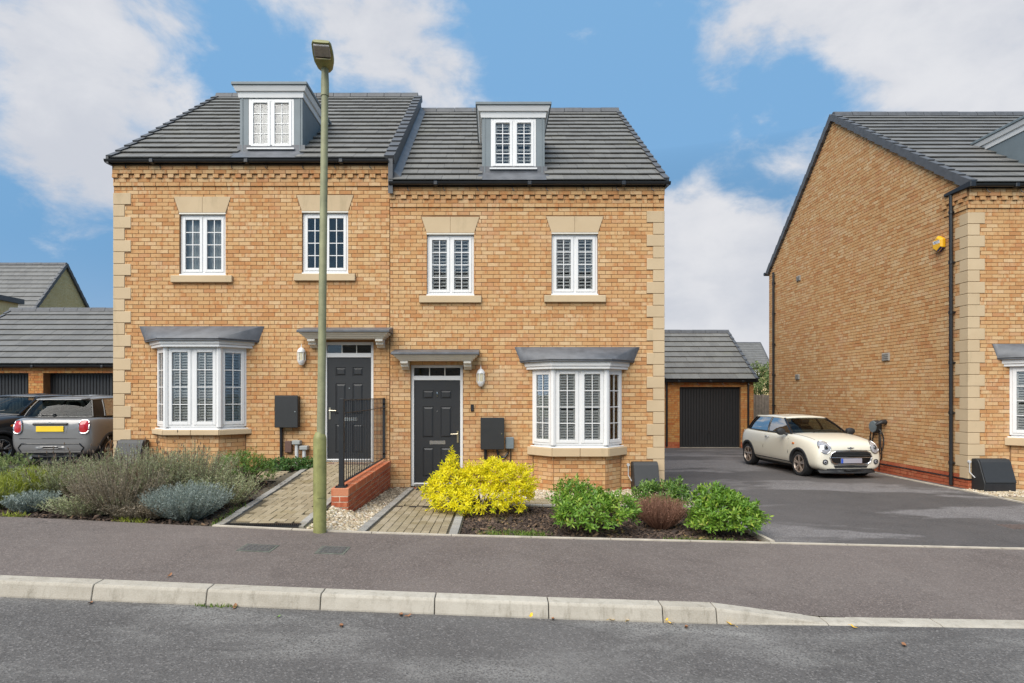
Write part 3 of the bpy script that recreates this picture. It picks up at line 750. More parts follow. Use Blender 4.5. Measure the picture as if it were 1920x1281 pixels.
def dormer(house, xc, Y0, zb, w0, w1, zc, zt, Yend, back, hw=.61):
    """flat roofed dormer: grey cheeks, two-light window, stepped white cornice, lead roof"""
    Mx = frame((xc, Y0, 0), (1, 0, 0)); hx = .445
    m = MB(Mx); hole = [(-hx, hx, -hx, hx, w0-.02, w1)]
    slab(m, -hw, hw, zb-.35, zc+.05, hole, 0, .06)
    m.add([(-hw,0,zb-.35),(-hw,Yend-Y0,zb-.35),(-hw,Yend-Y0,zc+.05),(-hw,0,zc+.05),(hw,0,zb-.35),(hw,Yend-Y0,zb-.35),(hw,Yend-Y0,zc+.05),(hw,0,zc+.05)], [(0,3,2,1),(4,5,6,7),(3,7,6,2)])
    dm = m.build('dormer', M['dormer'], house)
    m = MB(Mx)
    for s in (-1, 1):
        m.box(s*(hw-.05)-.008, s*(hw-.05)+.008, -.012, 0, zb, zc)
    m.build('cheek_trim', M['dormer'], dm)
    window_into(dm, Mx, -hx+.003, hx-.003, w0, w1-.003, back)
    D = Yend-Y0; h = zt-zc
    m = MB(Mx)
    for e0, e1, f0, f1 in ((.02, .035, 0, .40), (.065, .10, .415, .76)):
        za, zb2 = zc+h*f0, zc+h*f1
        m.hexa([(-hw-e0,-e0,za),(hw+e0,-e0,za),(hw+e0,D,za),(-hw-e0,D,za),(-hw-e1,-e1,zb2),(hw+e1,-e1,zb2),(hw+e1,D,zb2),(-hw-e1,D,zb2)])
        m.box(-hw-e1+.012, hw+e1-.012, -e1+.012, D, zb2, zb2+h*.02)
    m.build('cornice', M['white'], dm)
    m = MB(Mx); e = .125; m.box(-hw-e, hw+e, -e, D+.15, zc+h*.78, zt); m.build('lead_roof', M['dormer'], dm, bevel=.008)
    return dm
def window_into(win, Mx, x0, x1, z0, z1, back):
    m = MB(Mx); s = .005; ring(m, x0, x1, z0, z1, .05, s, s+.07)
    xm = (x0+x1)/2; m.box(xm-.025, xm+.025, s+.0003, s+.069, z0+.05, z1-.05); m.box(x0-.02, x1+.02, -.05, s+.05, z0-.03, z0-.001)
    m.build('window_frame', M['white'], win, bevel=.003)
    for a, b in ((x0+.045, xm-.02), (xm+.02, x1-.045)): casement(win, Mx, a, b, z0+.045, z1-.045, s-.014, back=back, vent=True)
    room(win, Mx, x0+.02, x1-.02, z0+.02, z1-.02, s+.072, s+.9)
def quoins(house, X, nx, Y, zq, n, lens=(.33, .21), dy=(.21, .33), proud=.008, red=False):
    holes = []
    for k in range(n):
        zt = zq-.225*k; zb = zt-.225; L, D = lens[k % 2], dy[k % 2]
        m = MB(); a, b = (X-proud, X+L) if nx < 0 else (X-L, X+proud)
        m.box(a, b, Y-proud, Y+D, zb+.004, zt-.004, rnd=rng.random()); m.build('quoin', M['stone'], house, bevel=.005)
        holes.append(((X-1, X+L, X-1, X+L, zb, zt) if nx < 0 else (X-L, X+1, X-L, X+1, zb, zt), D))
    return holes
YF = 11.55
def corbel(wall, house, o, u, a, b, zs, zt, seed):
    """projecting brick band, dentil course and oversailing courses under the eaves"""
    z1 = zs+.15; z2 = z1+.075
    bd = lambda v: (a, b)
    brick_panel(wall, o, u, zs, z1, bd, proud=.022, nind=0, seed=seed, stuff='band_course', depth=.05)
    brick_panel(wall, o, u, z1, z2, bd, proud=.020, nind=0, seed=seed+1, stuff='band_course', depth=.05)
    n = int(math.ceil((zt-z2)/.075)); brick_panel(wall, o, u, z2, z2+n*.075, bd, proud=.055, nind=0, seed=seed+2, stuff='oversail_course', depth=.08)
    Mx = frame(o, u); x = a+.05; me = {}
    while x < b-.03:
        k = rng.randrange(24); mm = brick_mesh('dentil', .103, .067, .06, k, M['brick'])
        place('dentil_brick', mm, wall, Mx @ Matrix.Translation((x, -.055, (z1+z2)/2))); x += .2125
    m = MB(Mx); m.box(a, b, -.012, .02, zs, z2); m.box(a, b, -.045, .02, z2, zt+.08); m.build('mortar_band', M['mortar'], wall)

# ------------------------------------------------------------------ the pair of semi-detached houses
def semi(name, label, x0, x1, side, q):
    H = thing(name, label, 'house', ((x0+x1)/2, YF, q['base']), group=None)
    o = (0, YF, 0); u = (1, 0, 0); Mx = frame(o, u)
    rects, bh = [], []
    for (wx0, wx1, wy0, wy1, back) in q['wins']:
        X0, X1, Z0, Z1 = PX(wx0, YF), PX(wx1, YF), PZ(wy1, YF), PZ(wy0, YF)
        r, b = win_holes(X0, X1, Z0, Z1); rects += r; bh += b
        window(H, Mx, X0, X1, Z0, Z1, back)
    dx0, dx1, dz0, dz1, dzt = PX(q['door'][0], YF), PX(q['door'][1], YF), PZ(q['door'][3], YF), PZ(q['door'][2], YF), PZ(q['door'][4], YF)
    rd = (dx0, dx1, dx0, dx1, dz0-.02, dz1); rects.append(rd); bh.append(rd)
    panel_door(H, Mx, dx0, dx1, dz0, dz1, dzt, q['handle'], q['knock'])
    canopy(H, Mx, PX(q['can'][0], YF-.4), PX(q['can'][1], YF-.4), PZ(q['can'][3], YF-.35), PZ(q['can'][2], YF-.1))
    c = q['bayc']; bz = q['bayz']
    zz = [PZ(v, YF-.36) for v in bz[:5]]
    rb = (c-.80, c+.80, c-.80, c+.80, zz[0]+.02, zz[2]); rects.append(rb); bh.append(rb)
    bay(H, o, c, zz[0], zz[1], zz[2], zz[3], PZ(bz[4], YF), base_z=q['base']-.2, seed=q['seed'])
    bh.append((c-.84, c+.84, c-.84, c+.84, q['base']-.3, zz[3]-.05))
    qh = quoins(H, x0 if side == 'L' else x1, -1 if side == 'L' else 1, YF, q['zq'], q['nq'])
    bh += [h for h, d in qh]
    zs, zt = q['zs'], q['zt']
    m = MB(Mx); slab(m, x0, x1, q['base']-.4, zt, rects, .008, .075)
    wall = m.build('wall', M['mortar'], H)
    nc = int((zs-q['base'])/.075)
    brick_panel(wall, o, u, zs-nc*.075, zs, lambda v: (x0, x1), bh, seed=q['seed']+20)
    brick_panel(wall, o, u, zs-(nc+4)*.075, zs-nc*.075, lambda v: (x0, x1), bh, seed=q['seed']+21, nind=0, mat='brick_red', stuff='plinth_bricks')
    corbel(wall, H, o, u, x0, x1, zs, zt, q['seed']+30)
    # outer side wall, rear wall
    Ye, ze, Yr, zr = q['roof']; Yb = 2*Yr-Ye
    xs = x0 if side == 'L' else x1; sx = -1 if side == 'L' else 1
    def gab(Y): return ze+(Y-Ye)*(zr-ze)/(Yr-Ye) if Y < Yr else zr-(Y-Yr)*(zr-ze)/(Yr-Ye)
    m = MB(); xi = xs-sx*.012
    m.add([(xi,YF,q['base']-.5),(xi,Yb-.15,q['base']-.5),(xi,Yb-.15,gab(Yb-.15)-.06),(xi,Yr,zr-.06),(xi,YF,gab(YF)-.06)], [(0,1,2,3,4)])
    m.add([(x0,Yb-.15,q['base']-.5),(x1,Yb-.15,q['base']-.5),(x1,Yb-.15,ze),(x0,Yb-.15,ze)], [(0,1,2,3)])
    xo = x1 if side == 'L' else x0
    m.add([(xo,YF,q['base']-.5),(xo,Yb-.15,q['base']-.5),(xo,Yb-.15,gab(Yb-.15)-.06),(xo,Yr,zr-.06),(xo,YF,gab(YF)-.06)], [(0,1,2,3,4)])
    sw = m.build('side_wall', M['mortar'], H)
    oo, uu = ((xs, Yb-.15, 0), (0, -1, 0)) if side == 'L' else ((xs, YF, 0), (0, 1, 0))
    tot = Yb-.15-YF
    def bd(v):
        if v < gab(YF)-.1: return (0, tot)
        dy = (v+.1-ze)/((zr-ze)/(Yr-Ye)); a = Ye+dy-YF; b = Yb-dy-YF
        return (a, b) if side == 'R' else (tot-b, tot-a)
    sh = [(0, d, 0, d, h[4], h[5]) if side == 'R' else (tot-d, tot, tot-d, tot, h[4], h[5]) for h, d in qh]
    n2 = int((zr-.1-(zs-nc*.075))/.075); brick_panel(sw, oo, uu, zs-nc*.075, zs-nc*.075+n2*.075, bd, sh, nind=0, seed=q['seed']+40)
    # roof, dormer, gutter
    dc = q['dorm']
    hole = [(dc[0]-.60, dc[0]+.60, Ye-.1, 13.25)]
    roof(H, x0-(.04 if side == 'L' else 0), x1+(.04 if side == 'R' else 0), Ye, ze, Yr, zr, Yb, ze, hole, seed=q['seed']+50)
    verge(H, xs+sx*.04, Ye, ze, Yr, zr, sx, out=.02)
    verge(H, xs+sx*.04, Yb, ze, Yr, zr, sx, out=.02)
    dz = dc[1]; dormer(H, dc[0], 11.85, dz-.2, dz, dz+.975, dz+.985, dz+1.25, 13.7, dc[2])
    m = MB(); sl = (zr-ze)/(Yr-Ye)
    m.add([(dc[0]-.72,Ye-.04,ze+.03),(dc[0]+.72,Ye-.04,ze+.03),(dc[0]+.66,11.84,ze+.03+(11.84-Ye)*sl),(dc[0]-.66,11.84,ze+.03+(11.84-Ye)*sl),
           (dc[0]-.66,11.845,ze+.15+(11.84-Ye)*sl),(dc[0]+.66,11.845,ze+.15+(11.84-Ye)*sl)], [(0,1,2,3),(3,2,5,4)]); m.build('lead_apron', M['lead'], H)
    ga, gb = (x0-.08, x1+.0) if side == 'L' else (x0+.0, x1+.08)
    gutter(H, ga, gb, Ye-.03, ze-.02)
    eaves_box(H, xs, sx, Ye, ze-.02, YF)
    return H
XL, XM, XR = -7.225, -1.97, 3.25
HL = semi('semi_detached_house', 'taller buff brick semi-detached house behind the green lamp post, its doorway beside the railing', XL, XM-.003, 'L', dict(
    base=.36, wins=[(336.5,422.5,402,514,'curtain'),(566.5,652.5,399,511,'none')], door=(606,700,641,867,670), handle='L', knock=False,
    can=(557,729,613,634), bayc=PX(378.5,YF), bayz=(816,806,651,638,612), zq=5.59, nq=23, zs=5.71, zt=6.06, seed=101,
    roof=(11.45, 6.18, 15.95, 9.54), dorm=(-4.337, 6.553, 'curtain')))
HR = semi('semi_detached_house', 'lower buff brick semi-detached house with yellow shrub by its black door', XM+.003, XR, 'R', dict(
    base=-.08, wins=[(800.5,888.5,440,552,'shutter'),(1034.5,1121,439,551,'shutter')], door=(770,868,684,912,713), handle='R', knock=True,
    can=(734,897,655,676), bayc=PX(1082,YF), bayz=(856,840,692,677,651), zq=5.246, nq=23, zs=5.31, zt=5.66, seed=201,
    roof=(11.45, 5.76, 15.95, 9.15), dorm=(PX(962.5,11.85), 6.164, 'shutter_closed')))
# party upstand clad in lead where the taller roof ends above its neighbour
m = MB()
def rl(Y): return 6.18+(Y-11.45)*.7467
m.add([(XM-.01,Y,z) for Y, z in ((11.42, rl(11.42)-.62), (11.42, rl(11.42)+.03), (15.95, rl(15.95)+.03), (15.95, rl(15.95)-.62))]+[(XM+.075,Y,z) for Y, z in ((11.42, rl(11.42)-.62), (11.42, rl(11.42)+.03), (15.95, rl(15.95)+.03), (15.95, rl(15.95)-.62))],
      [(0,1,2,3),(7,6,5,4),(0,4,5,1),(1,5,6,2),(2,6,7,3),(3,7,4,0)])
m.build('lead_upstand', M['ridge'], HL, fixn=True)
verge(HL, XM+.0, 11.45, 6.18, 15.95, 9.54, 1, out=.10)
m = MB()
for i in range(15):
    Y = 11.55+i*.29; z = 5.76+(Y-11.45)*.7533
    m.hexa([(XM+.074,Y,z+.02),(XM+.20,Y,z+.055),(XM+.20,Y+.30,z+.055+.226),(XM+.074,Y+.30,z+.02+.226),(XM+.074,Y,z+.16),(XM+.205,Y,z+.065),(XM+.205,Y+.30,z+.065+.226),(XM+.074,Y+.30,z+.16+.226)])
m.build('stepped_flashing', M['lead'], HR, fixn=True)

# ------------------------------------------------------------------ detached house across the drive
YD, XD = 11.77, 9.21
HD = thing('detached_house', 'detached buff brick house with blank gable wall facing the driveway', 'house', (XD, YD, -.1))
YE, ZE, YR, ZR, YBW, ZBE = 11.67, 5.80, 16.43, 9.27, 20.30, 5.78
X2 = XD+5.25
o = (0, YD, 0); u = (1, 0, 0); Mx = frame(o, u)
cb = 10.86
zz = [PZ(838, YD-.36), PZ(823, YD-.36), PZ(686, YD-.36), PZ(671, YD-.36), PZ(645, YD)]
rects = [(cb-.8, cb+.8, cb-.8, cb+.8, zz[0]+.02, zz[2])]
bh = [rects[0], (cb-.84, cb+.84, cb-.84, cb+.84, -.4, zz[3]-.05)]
bay(HD, o, cb, zz[0], zz[1], zz[2], zz[3], zz[4], base_z=-.28, seed=301)
W = (10.43, 11.30, 3.52, 4.66); r, b = win_holes(*W); rects += r; bh += b; window(HD, Mx, *W, 'shutter')
W2 = (12.75, 13.62, 3.52, 4.66); r, b = win_holes(*W2); rects += r; bh += b; window(HD, Mx, *W2, 'shutter')
dd = (12.6, 13.55, 12.6, 13.55, .0, 2.3); rects.append(dd); bh.append(dd); panel_door(HD, Mx, 12.6, 13.55, .02, 2.3, 2.0); canopy(HD, Mx, 12.2, 13.95, 2.4, 2.6)
zqd = PZ(398, YD)
qh = quoins(HD, XD, -1, YD, zqd, 23, lens=(.32,.22), dy=(.215,.33))
bh += [h for h, d in qh]
zs, zt = 5.36, 5.73
m = MB(Mx); slab(m, XD+.008, X2, -.5, zt, rects, .008, .075)
m.add([(X2,.008,-.5),(X2,8.5,-.5),(X2,8.5,ZBE),(X2,YR-YD,ZR-.06),(X2,.008,ZE)], [(0,1,2,3,4)]); m.add([(XD,8.5,-.5),(X2,8.5,-.5),(X2,8.5,ZBE),(XD,8.5,ZBE)], [(0,1,2,3)])
wall = m.build('wall', M['mortar'], HD)
nc = int((zs-.17)/.075); zbase = zs-nc*.075
brick_panel(wall, o, u, zbase, zs, lambda v: (XD, X2), bh, seed=311)
brick_panel(wall, o, u, zbase-.3, zbase, lambda v: (XD-.012, X2), bh, seed=312, nind=60, mat='brick_red', stuff='plinth_bricks', proud=.01)
corbel(wall, HD, o, u, XD-.02, X2, zs, zt, 320)
TOT = 20.27-YD
def gz(Y): return ZE+(Y-YE)*(ZR-ZE)/(YR-YE) if Y < YR else ZR-(Y-YR)*(ZR-ZBE)/(YBW-YR)
m = MB(); xi = XD+.008
m.add([(xi,YD+.008,-.5),(xi,20.27,-.5),(xi,20.27,gz(20.27)-.06),(xi,YR,ZR-.06),(xi,YD+.008,gz(YD)-.06)], [(0,1,2,3,4)])
gw = m.build('gable_wall', M['mortar'], HD)
def bdg(v):
    if v < gz(YD)-.12: return (0, TOT)
    a = YE+(v+.10-ZE)*(YR-YE)/(ZR-ZE); b = YBW-(v+.10-ZBE)*(YBW-YR)/(ZR-ZBE)
    return (20.27-min(b, 20.27), 20.27-max(a, YD))
go, gu = (XD, 20.27, 0), (0, -1, 0)
sh = [(TOT-d, TOT, TOT-d, TOT, h[4], h[5]) for h, d in qh]
brick_panel(gw, go, gu, zbase, zbase+int((ZR-.1-zbase)/.075)*.075, bdg, sh, seed=331)
brick_panel(gw, go, gu, zbase-.3, zbase, lambda v: (0, TOT+.012), sh, seed=332, nind=120, mat='brick_red', stuff='plinth_bricks', proud=.01)
corbel(gw, HD, go, gu, TOT-.62, TOT+.022, zs, zt-.04, 340)
m = MB(); m.tube([(XD-.016,YD-.015,zbase-.085),(XD-.016,20.2,zbase-.085)], .011, 6); m.tube([(XD-.016,YD-.016,zbase-.085),(X2,YD-.016,zbase-.085)], .011, 6); m.build('damp_course', M['gutter'], HD)
# verge brick course along the rear rake
hole = [(11.65-.60, 11.65+.60, YE-.1, 13.6)]
roof(HD, XD-.02, X2, YE, ZE, YR, ZR, YBW, ZBE, hole, mat='tile_blue', seed=350)
verge(HD, XD-.02, YE, ZE, YR, ZR, -1, out=.06, n=17); verge(HD, XD-.02, YBW, ZBE, YR, ZR, -1, out=.06, n=15)
dormer(HD, 11.65, 12.05, 6.05, 6.25, 7.225, 7.235, 7.50, 14.0, 'curtain')
m = MB(); m.add([(11.65-.72,YE-.04,ZE+.03),(11.65+.72,YE-.04,ZE+.03),(11.65+.66,12.04,ZE+.03+.27),(11.65-.66,12.04,ZE+.03+.27)], [(0,1,2,3)]); m.build('lead_apron', M['lead'], HD)
gutter(HD, XD-.08, X2, YE-.03, ZE-.02)
# boxed end of the eaves with a gutter return, downpipes front and rear
m = MB(); m.prism([(XD-.10, YE-.09, ZE-.075), (XD-.10, YE-.09, ZE+.045), (XD-.10, YD+.52, ZE+.0), (XD-.10, YD+.52, ZE-.06)], (.11, 0, 0)); m.build('eaves_return', M['gutter'], HD, fixn=True, bevel=.01)
def downpipe(house, x, y, ztop, zbot, r=.034):
    m = MB(); m.tube([(x, y, ztop), (x, y, zbot)], r, 10); p = m.build('downpipe', M['gutter'], house, smooth=True)
    z = ztop-.35
    while z > zbot+.2:
        q = MB(); q.lathe([(r+.010,-.03),(r+.010,.03)], (x, y, z), 10); q.box(x-.008, XD+.002 if abs(x-XD) < .3 else x+.06, y-.05, y+.05, z-.01, z+.01); q.build('pipe_clip', M['gutter'], p); z -= 1.0
    return p
downpipe(HD, XD-.06, PX(1785,1)*0+ (XD-.06)*F/(1783-XV), ZE-.06, -.06)
downpipe(HD, XD-.06, (XD-.06)*F/(1450-XV), ZBE-.05, -.12)
m = MB(); m.tube([(XD-.14, 20.33, ZBE-.02), (X2, 20.33, ZBE-.02)], .058, 8); m.build('rear_gutter', M['gutter'], HD, smooth=True)
for px, py, s in ((1498, 522, .11), (1662, 669.5, .13), (1496, 707, .11)):
    Yv = XD*F/(px-XV); z = PZ(py, Yv); m = MB()
    m.box(XD-.03, XD+.01, Yv-s, Yv+s, z-s*.72, z+s*.72)
    v = m.build('air_vent', M['ventgrey'] if 'ventgrey' in M else M.setdefault('ventgrey', simple('vent_grey', (.30,.28,.25), .6)), HD, bevel=.008)
    m = MB()
    for k in range(4): m.box(XD-.042, XD-.03, Yv-s*.8, Yv+s*.8, z-s*.55+k*s*.32, z-s*.55+k*s*.32+s*.12)
    m.build('louvre', M['ventgrey'], v)
# ------------------------------------------------------------------ garages
def rib_door(parent, x0, x1, z0, z1, Y, handle=True):
    m = MB(); m.box(x0, x1, Y+.02, Y+.05, z0, z1); n = int(round((x1-x0)/.098)); w_ = (x1-x0)/n
    for i in range(n): 
        a = x0+i*w_
        m.hexa([(a+.018,Y,z0+.03),(a+w_-.018,Y,z0+.03),(a+w_-.004,Y+.02,z0+.03),(a+.004,Y+.02,z0+.03),(a+.018,Y,z1-.02),(a+w_-.018,Y,z1-.02),(a+w_-.004,Y+.02,z1-.02),(a+.004,Y+.02,z1-.02)])
    d = m.build('garage_door', M['garageblack'], parent)
    m = MB(); ring(m, x0-.04, x1+.04, z0, z1+.04, .039, Y-.01, Y+.05); m.build('door_frame', M['garageblack'], d)
    if handle:
        m = MB(); xc = (x0+x1)/2; m.box(xc-.06, xc+.06, Y-.012, Y, z0+.50, z0+.64); m.tube([(xc, Y-.01, z0+.59), (xc, Y-.045, z0+.59), (xc, Y-.045, z0+.53)], .012, 6); m.build('door_handle', M['blackplastic'], d)
        m = MB(); m.box(x0-.02, x1+.02, Y-.10, Y+.05, z0-.03, z0-.004); m.build('threshold', M['edging'], d)
M['garageblack'] = simple('garage_door_black', (.017,.018,.020), .5, var=.12)
def garage(name, label, X0, X1, Y0, zg, doors, eave, Yr, zr, mat='brick_orange', group='brick garages', setb=.12, nind=300, seed=400, red=True, tmat='tile'):
    H = thing(name, label, 'garage', ((X0+X1)/2, Y0, zg), group=group)
    o = (0, Y0, 0); Mx = frame(o, (1, 0, 0))
    hs = [(a, b, a, b, zg-.05, zt) for a, b, zt in doors]
    m = MB(Mx); slab(m, X0, X1, zg-.4, eave, hs, .008, setb+.06); D = 2*(Yr-Y0)
    for x in (X0+.008, X1-.008): m.add([(x,.008,zg-.4),(x,D,zg-.4),(x,D,eave),(x,D/2,zr-.06),(x,.008,eave)], [(0,1,2,3,4)])
    m.add([(X0,D,zg-.4),(X1,D,zg-.4),(X1,D,eave),(X0,D,eave)], [(0,1,2,3)])
    for a, b, zt in doors:            # closes the garage behind each door
        m.add([(a-.1,setb+.07,zg-.4),(b+.1,setb+.07,zg-.4),(b+.1,setb+.07,zt+.1),(a-.1,setb+.07,zt+.1)], [(0,1,2,3)])
    wall = m.build('wall', M['mortar'], H)
    nc = int((eave-zg)/.075)
    if red:
        brick_panel(wall, o, (1,0,0), eave-(nc-2)*.075, eave, lambda v: (X0, X1), hs, mat=mat, nind=nind, seed=seed)
        brick_panel(wall, o, (1,0,0), eave-(nc+2)*.075, eave-(nc-2)*.075, lambda v: (X0, X1), hs, mat='brick_red', nind=0, seed=seed+1, stuff='plinth_bricks')
    else: brick_panel(wall, o, (1,0,0), eave-(nc+1)*.075, eave, lambda v: (X0, X1), hs, mat=mat, nind=nind, seed=seed)
    # right flank bricks
    n2 = int((zr-.15-(eave-nc*.075))/.075)
    def bd(v):
        if v < eave: return (0, D)
        t = (v+.12-eave)/(zr-eave)*D/2; return (t, D-t)
    brick_panel(wall, (X1, Y0, 0), (0,1,0), eave-nc*.075, eave-nc*.075+n2*.075, bd, (), mat=mat, nind=0, seed=seed+3)
    for i, (a, b, zt) in enumerate(doors):
        rib_door(H, a+.04, b-.04, zg+.01, zt-.04, Y0+setb)
        m = MB(); 
        for s in (a, b-.0): m.box(s-.002, s+.002, Y0+.01, Y0+setb, zg, zt)
    ye = Y0-.15; ze = eave+.02; sl = (zr-ze)/(Yr-ye)
    roof(H, X0-.08, X1+.08, ye, ze, Yr, zr, 2*Yr-ye, ze, mat=tmat, seed=seed+5)
    verge(H, X1+.08, ye, ze, Yr, zr, 1, out=.02, n=11); verge(H, X0-.08, ye, ze, Yr, zr, -1, out=.02, n=11)
    gutter(H, X0-.1, X1+.1, ye-.02, ze-.03, 4)
    return H
GR = garage('garage', 'single brick garage with black ribbed door at the end of the driveway', 6.05, 9.22, 21.5, -.155, [(6.60, 8.76, 2.0)], 2.23, 24.0, 4.17)
m = MB(); xp = PX(1404, 21.4); m.tube([(xp, 21.44, 2.2), (xp, 21.44, .45), (xp+.25, 21.40, .38)], .034, 8); m.build('downpipe', M['gutter'], GR, smooth=True)
m = MB(); xp = 6.13; m.tube([(xp, 21.44, 2.2), (xp, 21.44, -.1)], .034, 8); m.build('downpipe', M['gutter'], GR, smooth=True)
GL = garage('garage', 'double brick garage with two black doors behind the parked cars', -16.5, -10.55, 18.0, .27, [(-15.95, -13.79, 2.39), (-13.35, -11.05, 2.39)], 2.60, 20.85, 4.60, setb=.3, seed=430, tmat='tile_blue')
garage('garage', 'grey tiled garage roof just showing behind the double garage', -20.4, -14.6, 27.0, .27, [(-19.9,-17.7,2.4),(-17.3,-15.1,2.4)], 2.75, 30.2, 5.55, seed=460, nind=0, tmat='tile_blue')

# ------------------------------------------------------------------ houses further off
def far_house(name, label, X0, X1, Y0, Y1, zg, eave, zr, wallmat='brick_far', wins=(), hip=0, seed=500):
    H = thing(name, label, 'house', ((X0+X1)/2, Y0, zg)); Yr = (Y0+Y1)/2
    m = MB()
    xo0, xo1, yo0 = X0, X1, Y0; X0, X1, Y0 = X0+.012, X1-.012, Y0+.012
    m.add([(X0,Y0,zg-1),(X1,Y0,zg-1),(X1,Y0,eave),(X0,Y0,eave),(X0,Y1,zg-1),(X1,Y1,zg-1),(X1,Y1,eave),(X0,Y1,eave)], [(0,1,2,3),(1,5,6,2),(5,4,7,6),(4,0,3,7)])
    if not hip:
        m.add([(X1,Y0,eave),(X1,Y1,eave),(X1,Yr,zr-.05),(X0,Y0,eave),(X0,Y1,eave),(X0,Yr,zr-.05)], [(0,1,2),(5,4,3)])
    w_ = m.build('wall', M['mortar_pale'], H); X0, X1, Y0 = xo0, xo1, yo0
    n = int((eave-zg)/.075)
    brick_panel(w_, (0, Y0, 0), (1,0,0), eave-n*.075, eave, lambda v: (X0, X1), [(a,b,a,b,c,d) for a,b,c,d in wins], mat=wallmat, nind=0, seed=seed)
    if not hip:
        D = Y1-Y0; n2 = int((zr-.1-(eave-n*.075))/.075)
        def bd(v):
            if v < eave: return (0, D)
            t = (v+.05-eave)/(zr-eave)*D/2; return (t, D-t)
        brick_panel(w_, (X1, Y0, 0), (0,1,0), eave-n*.075, eave-n*.075+n2*.075, bd, (), mat=wallmat, nind=0, seed=seed+1)
        sl = (zr-eave)/(Yr-Y0)
        roof(H, X0-.1, X1+.1, Y0-.25, eave-.25*sl, Yr, zr, Y1+.25, eave-.25*sl, mat='tile_blue', seed=seed, nmax=300)
        verge(H, X1+.1, Y0-.25, eave-.25*sl, Yr, zr, 1, out=.04, n=15); verge(H, X1+.1, Y1+.25, eave-.25*sl, Yr, zr, 1, out=.04, n=15)
    else:
        m = MB(); e = .3
        A = [(X0-e,Y0-e,eave),(X1+e,Y0-e,eave),(X1+e,Y1+e,eave),(X0-e,Y1+e,eave),(X0+hip,Yr,zr),(X1-hip,Yr,zr)]
        m.add(A, [(0,1,5,4),(1,2,5),(2,3,4,5),(3,0,4),(3,2,1,0)])
        rf = m.build('roof', M['tile_blue'], H)
        m = MB(); nr = 22
        for j in range(1, nr):
            t = j/nr; a = Vector(A[0]).lerp(Vector(A[4]), t); b = Vector(A[1]).lerp(Vector(A[5]), t)
            m.box(a.x, b.x, a.y-.03, a.y+.05, a.z-.0, a.z+.04)
        tag(m.build('tile_course', M['tile'], rf), kind='stuff')
    for a, b, c, d in wins:
        m = MB(); ring(m, a, b, c, d, .09, Y0-.03, Y0+.06); m.box((a+b)/2-.04, (a+b)/2+.04, Y0-.028, Y0+.05, c, d); wn = m.build('window', M['white'], H)
        m = MB(); m.box(a+.05, b-.05, Y0+.03, Y0+.045, c+.05, d-.05); m.build('pane', M['farglass'], wn)
    return H
M['farglass'] = simple('far_window_glass', (.05,.06,.07), .08, var=.1, spec=.8)
FH = far_house('far_house', 'pale yellow brick house whose gable rises behind the left garages', -33, -24.7, 31.0, 39.0, .3, 4.4, 9.2)
m = MB(); m.box(-27.5, -24.28, 29.6, 31.0, .0, 6.35); m.build('porch_tower', M['brick_far'], FH)
m = MB(); m.box(-27.7, -24.1, 29.4, 31.2, 6.35, 6.6); m.build('tower_roof', M['ridge'], FH)
far_house('far_house', 'small far brick house with hipped slate roof beyond the garage', 17.0, 27.2, 60, 69, -.2, 4.3, 7.5, 'brick_far', [(25.6,26.3,3.1,4.1)], hip=4.2, seed=520)
far_house('far_house', 'furthest grey roofed house half hidden behind the hipped one', 24.0, 36.0, 78, 86, -.2, 4.6, 8.6, 'brick_far', seed=540)

# fence of upright boards beside the garage
FN = thing('wooden_fence', 'weathered upright board fence beside the garage at the end of the drive', 'fence', (9.8, 24, -.15))
M['fencewood'] = simple('weathered_wood', (.25,.205,.165), .9, var=.3, scale=7, bmp=.4, bscale=50)
x = 9.27
while x < 11.4:
    m = MB(); h = 1.72+rng.uniform(-.02,.02); m.box(x, x+.115, 24.0+rng.uniform(0,.012), 24.03, -.2, h, rnd=rng.random()); m.build('board', M['fencewood'], FN, bevel=.004); x += .122
for z in (.25, 1.35):
    m = MB(); m.box(9.25, 11.4, 24.03, 24.08, z, z+.09); m.build('rail', M['fencewood'], FN)

# ------------------------------------------------------------------ retaining wall and railing between the two paths
RW = thing('retaining_wall', 'low red brick retaining wall topped by black railing between the paths', 'wall', (-2.07, 9.8, .1))
X0, X1, Y0, Y1, ZT = -2.185, -1.955, 8.18, YF-.005, .49
m = MB(); m.box(X0+.008, X1-.008, Y0+.008, Y1, -.3, ZT-.10); core = m.build('wall_core', M['mortar_pale'], RW)
brick_panel(core, (X1, Y0, 0), (0,1,0), ZT-.11-.075*7, ZT-.11, lambda v: (0, Y1-Y0), (), mat='brick_red', seed=601, mort=.015)
brick_panel(core, (X0, Y0, 0), (1,0,0), ZT-.11-.075*7, ZT-.11, lambda v: (0, X1-X0), (), mat='brick_red', seed=602, mort=.015)
brick_panel(core, (X0, Y1, 0), (0,-1,0), ZT-.11-.075*7, ZT-.11, lambda v: (0, Y1-Y0), (), mat='brick_red', seed=603, nind=0)
y = Y0; cm_ = {}
while y < Y1-.06:
    k = rng.randrange(24)
    if k not in cm_:
        q = MB(); q.box(X0-.003, X1+.003, .004, .071, -.102, 0, rnd=k/23); cm_[k] = q.mesh('coping_brick', M['brick_coping'] if 'brick_coping' in M else M.setdefault('brick_coping', brickmat('brick_coping', [(0,(.50,.145,.06)),(.6,(.55,.19,.09)),(1,(.56,.26,.15))], (.45,.11,.05))), bevel=.004)
    place('coping_brick', cm_[k], RW, Matrix.Translation((0, y, ZT+rng.uniform(-.002,.002)))); y += .075
RA = thing('railing', 'black metal railing with thin upright bars on the red brick wall', 'railing', (-2.07, 8.3, ZT))
xr = -2.075; zb, zt = ZT+.055, 1.69
m = MB(); m.box(xr-.033, xr+.033, 8.27, 8.336, ZT, zt+.01); p = m.build('post', M['railing'], RA, bevel=.004)
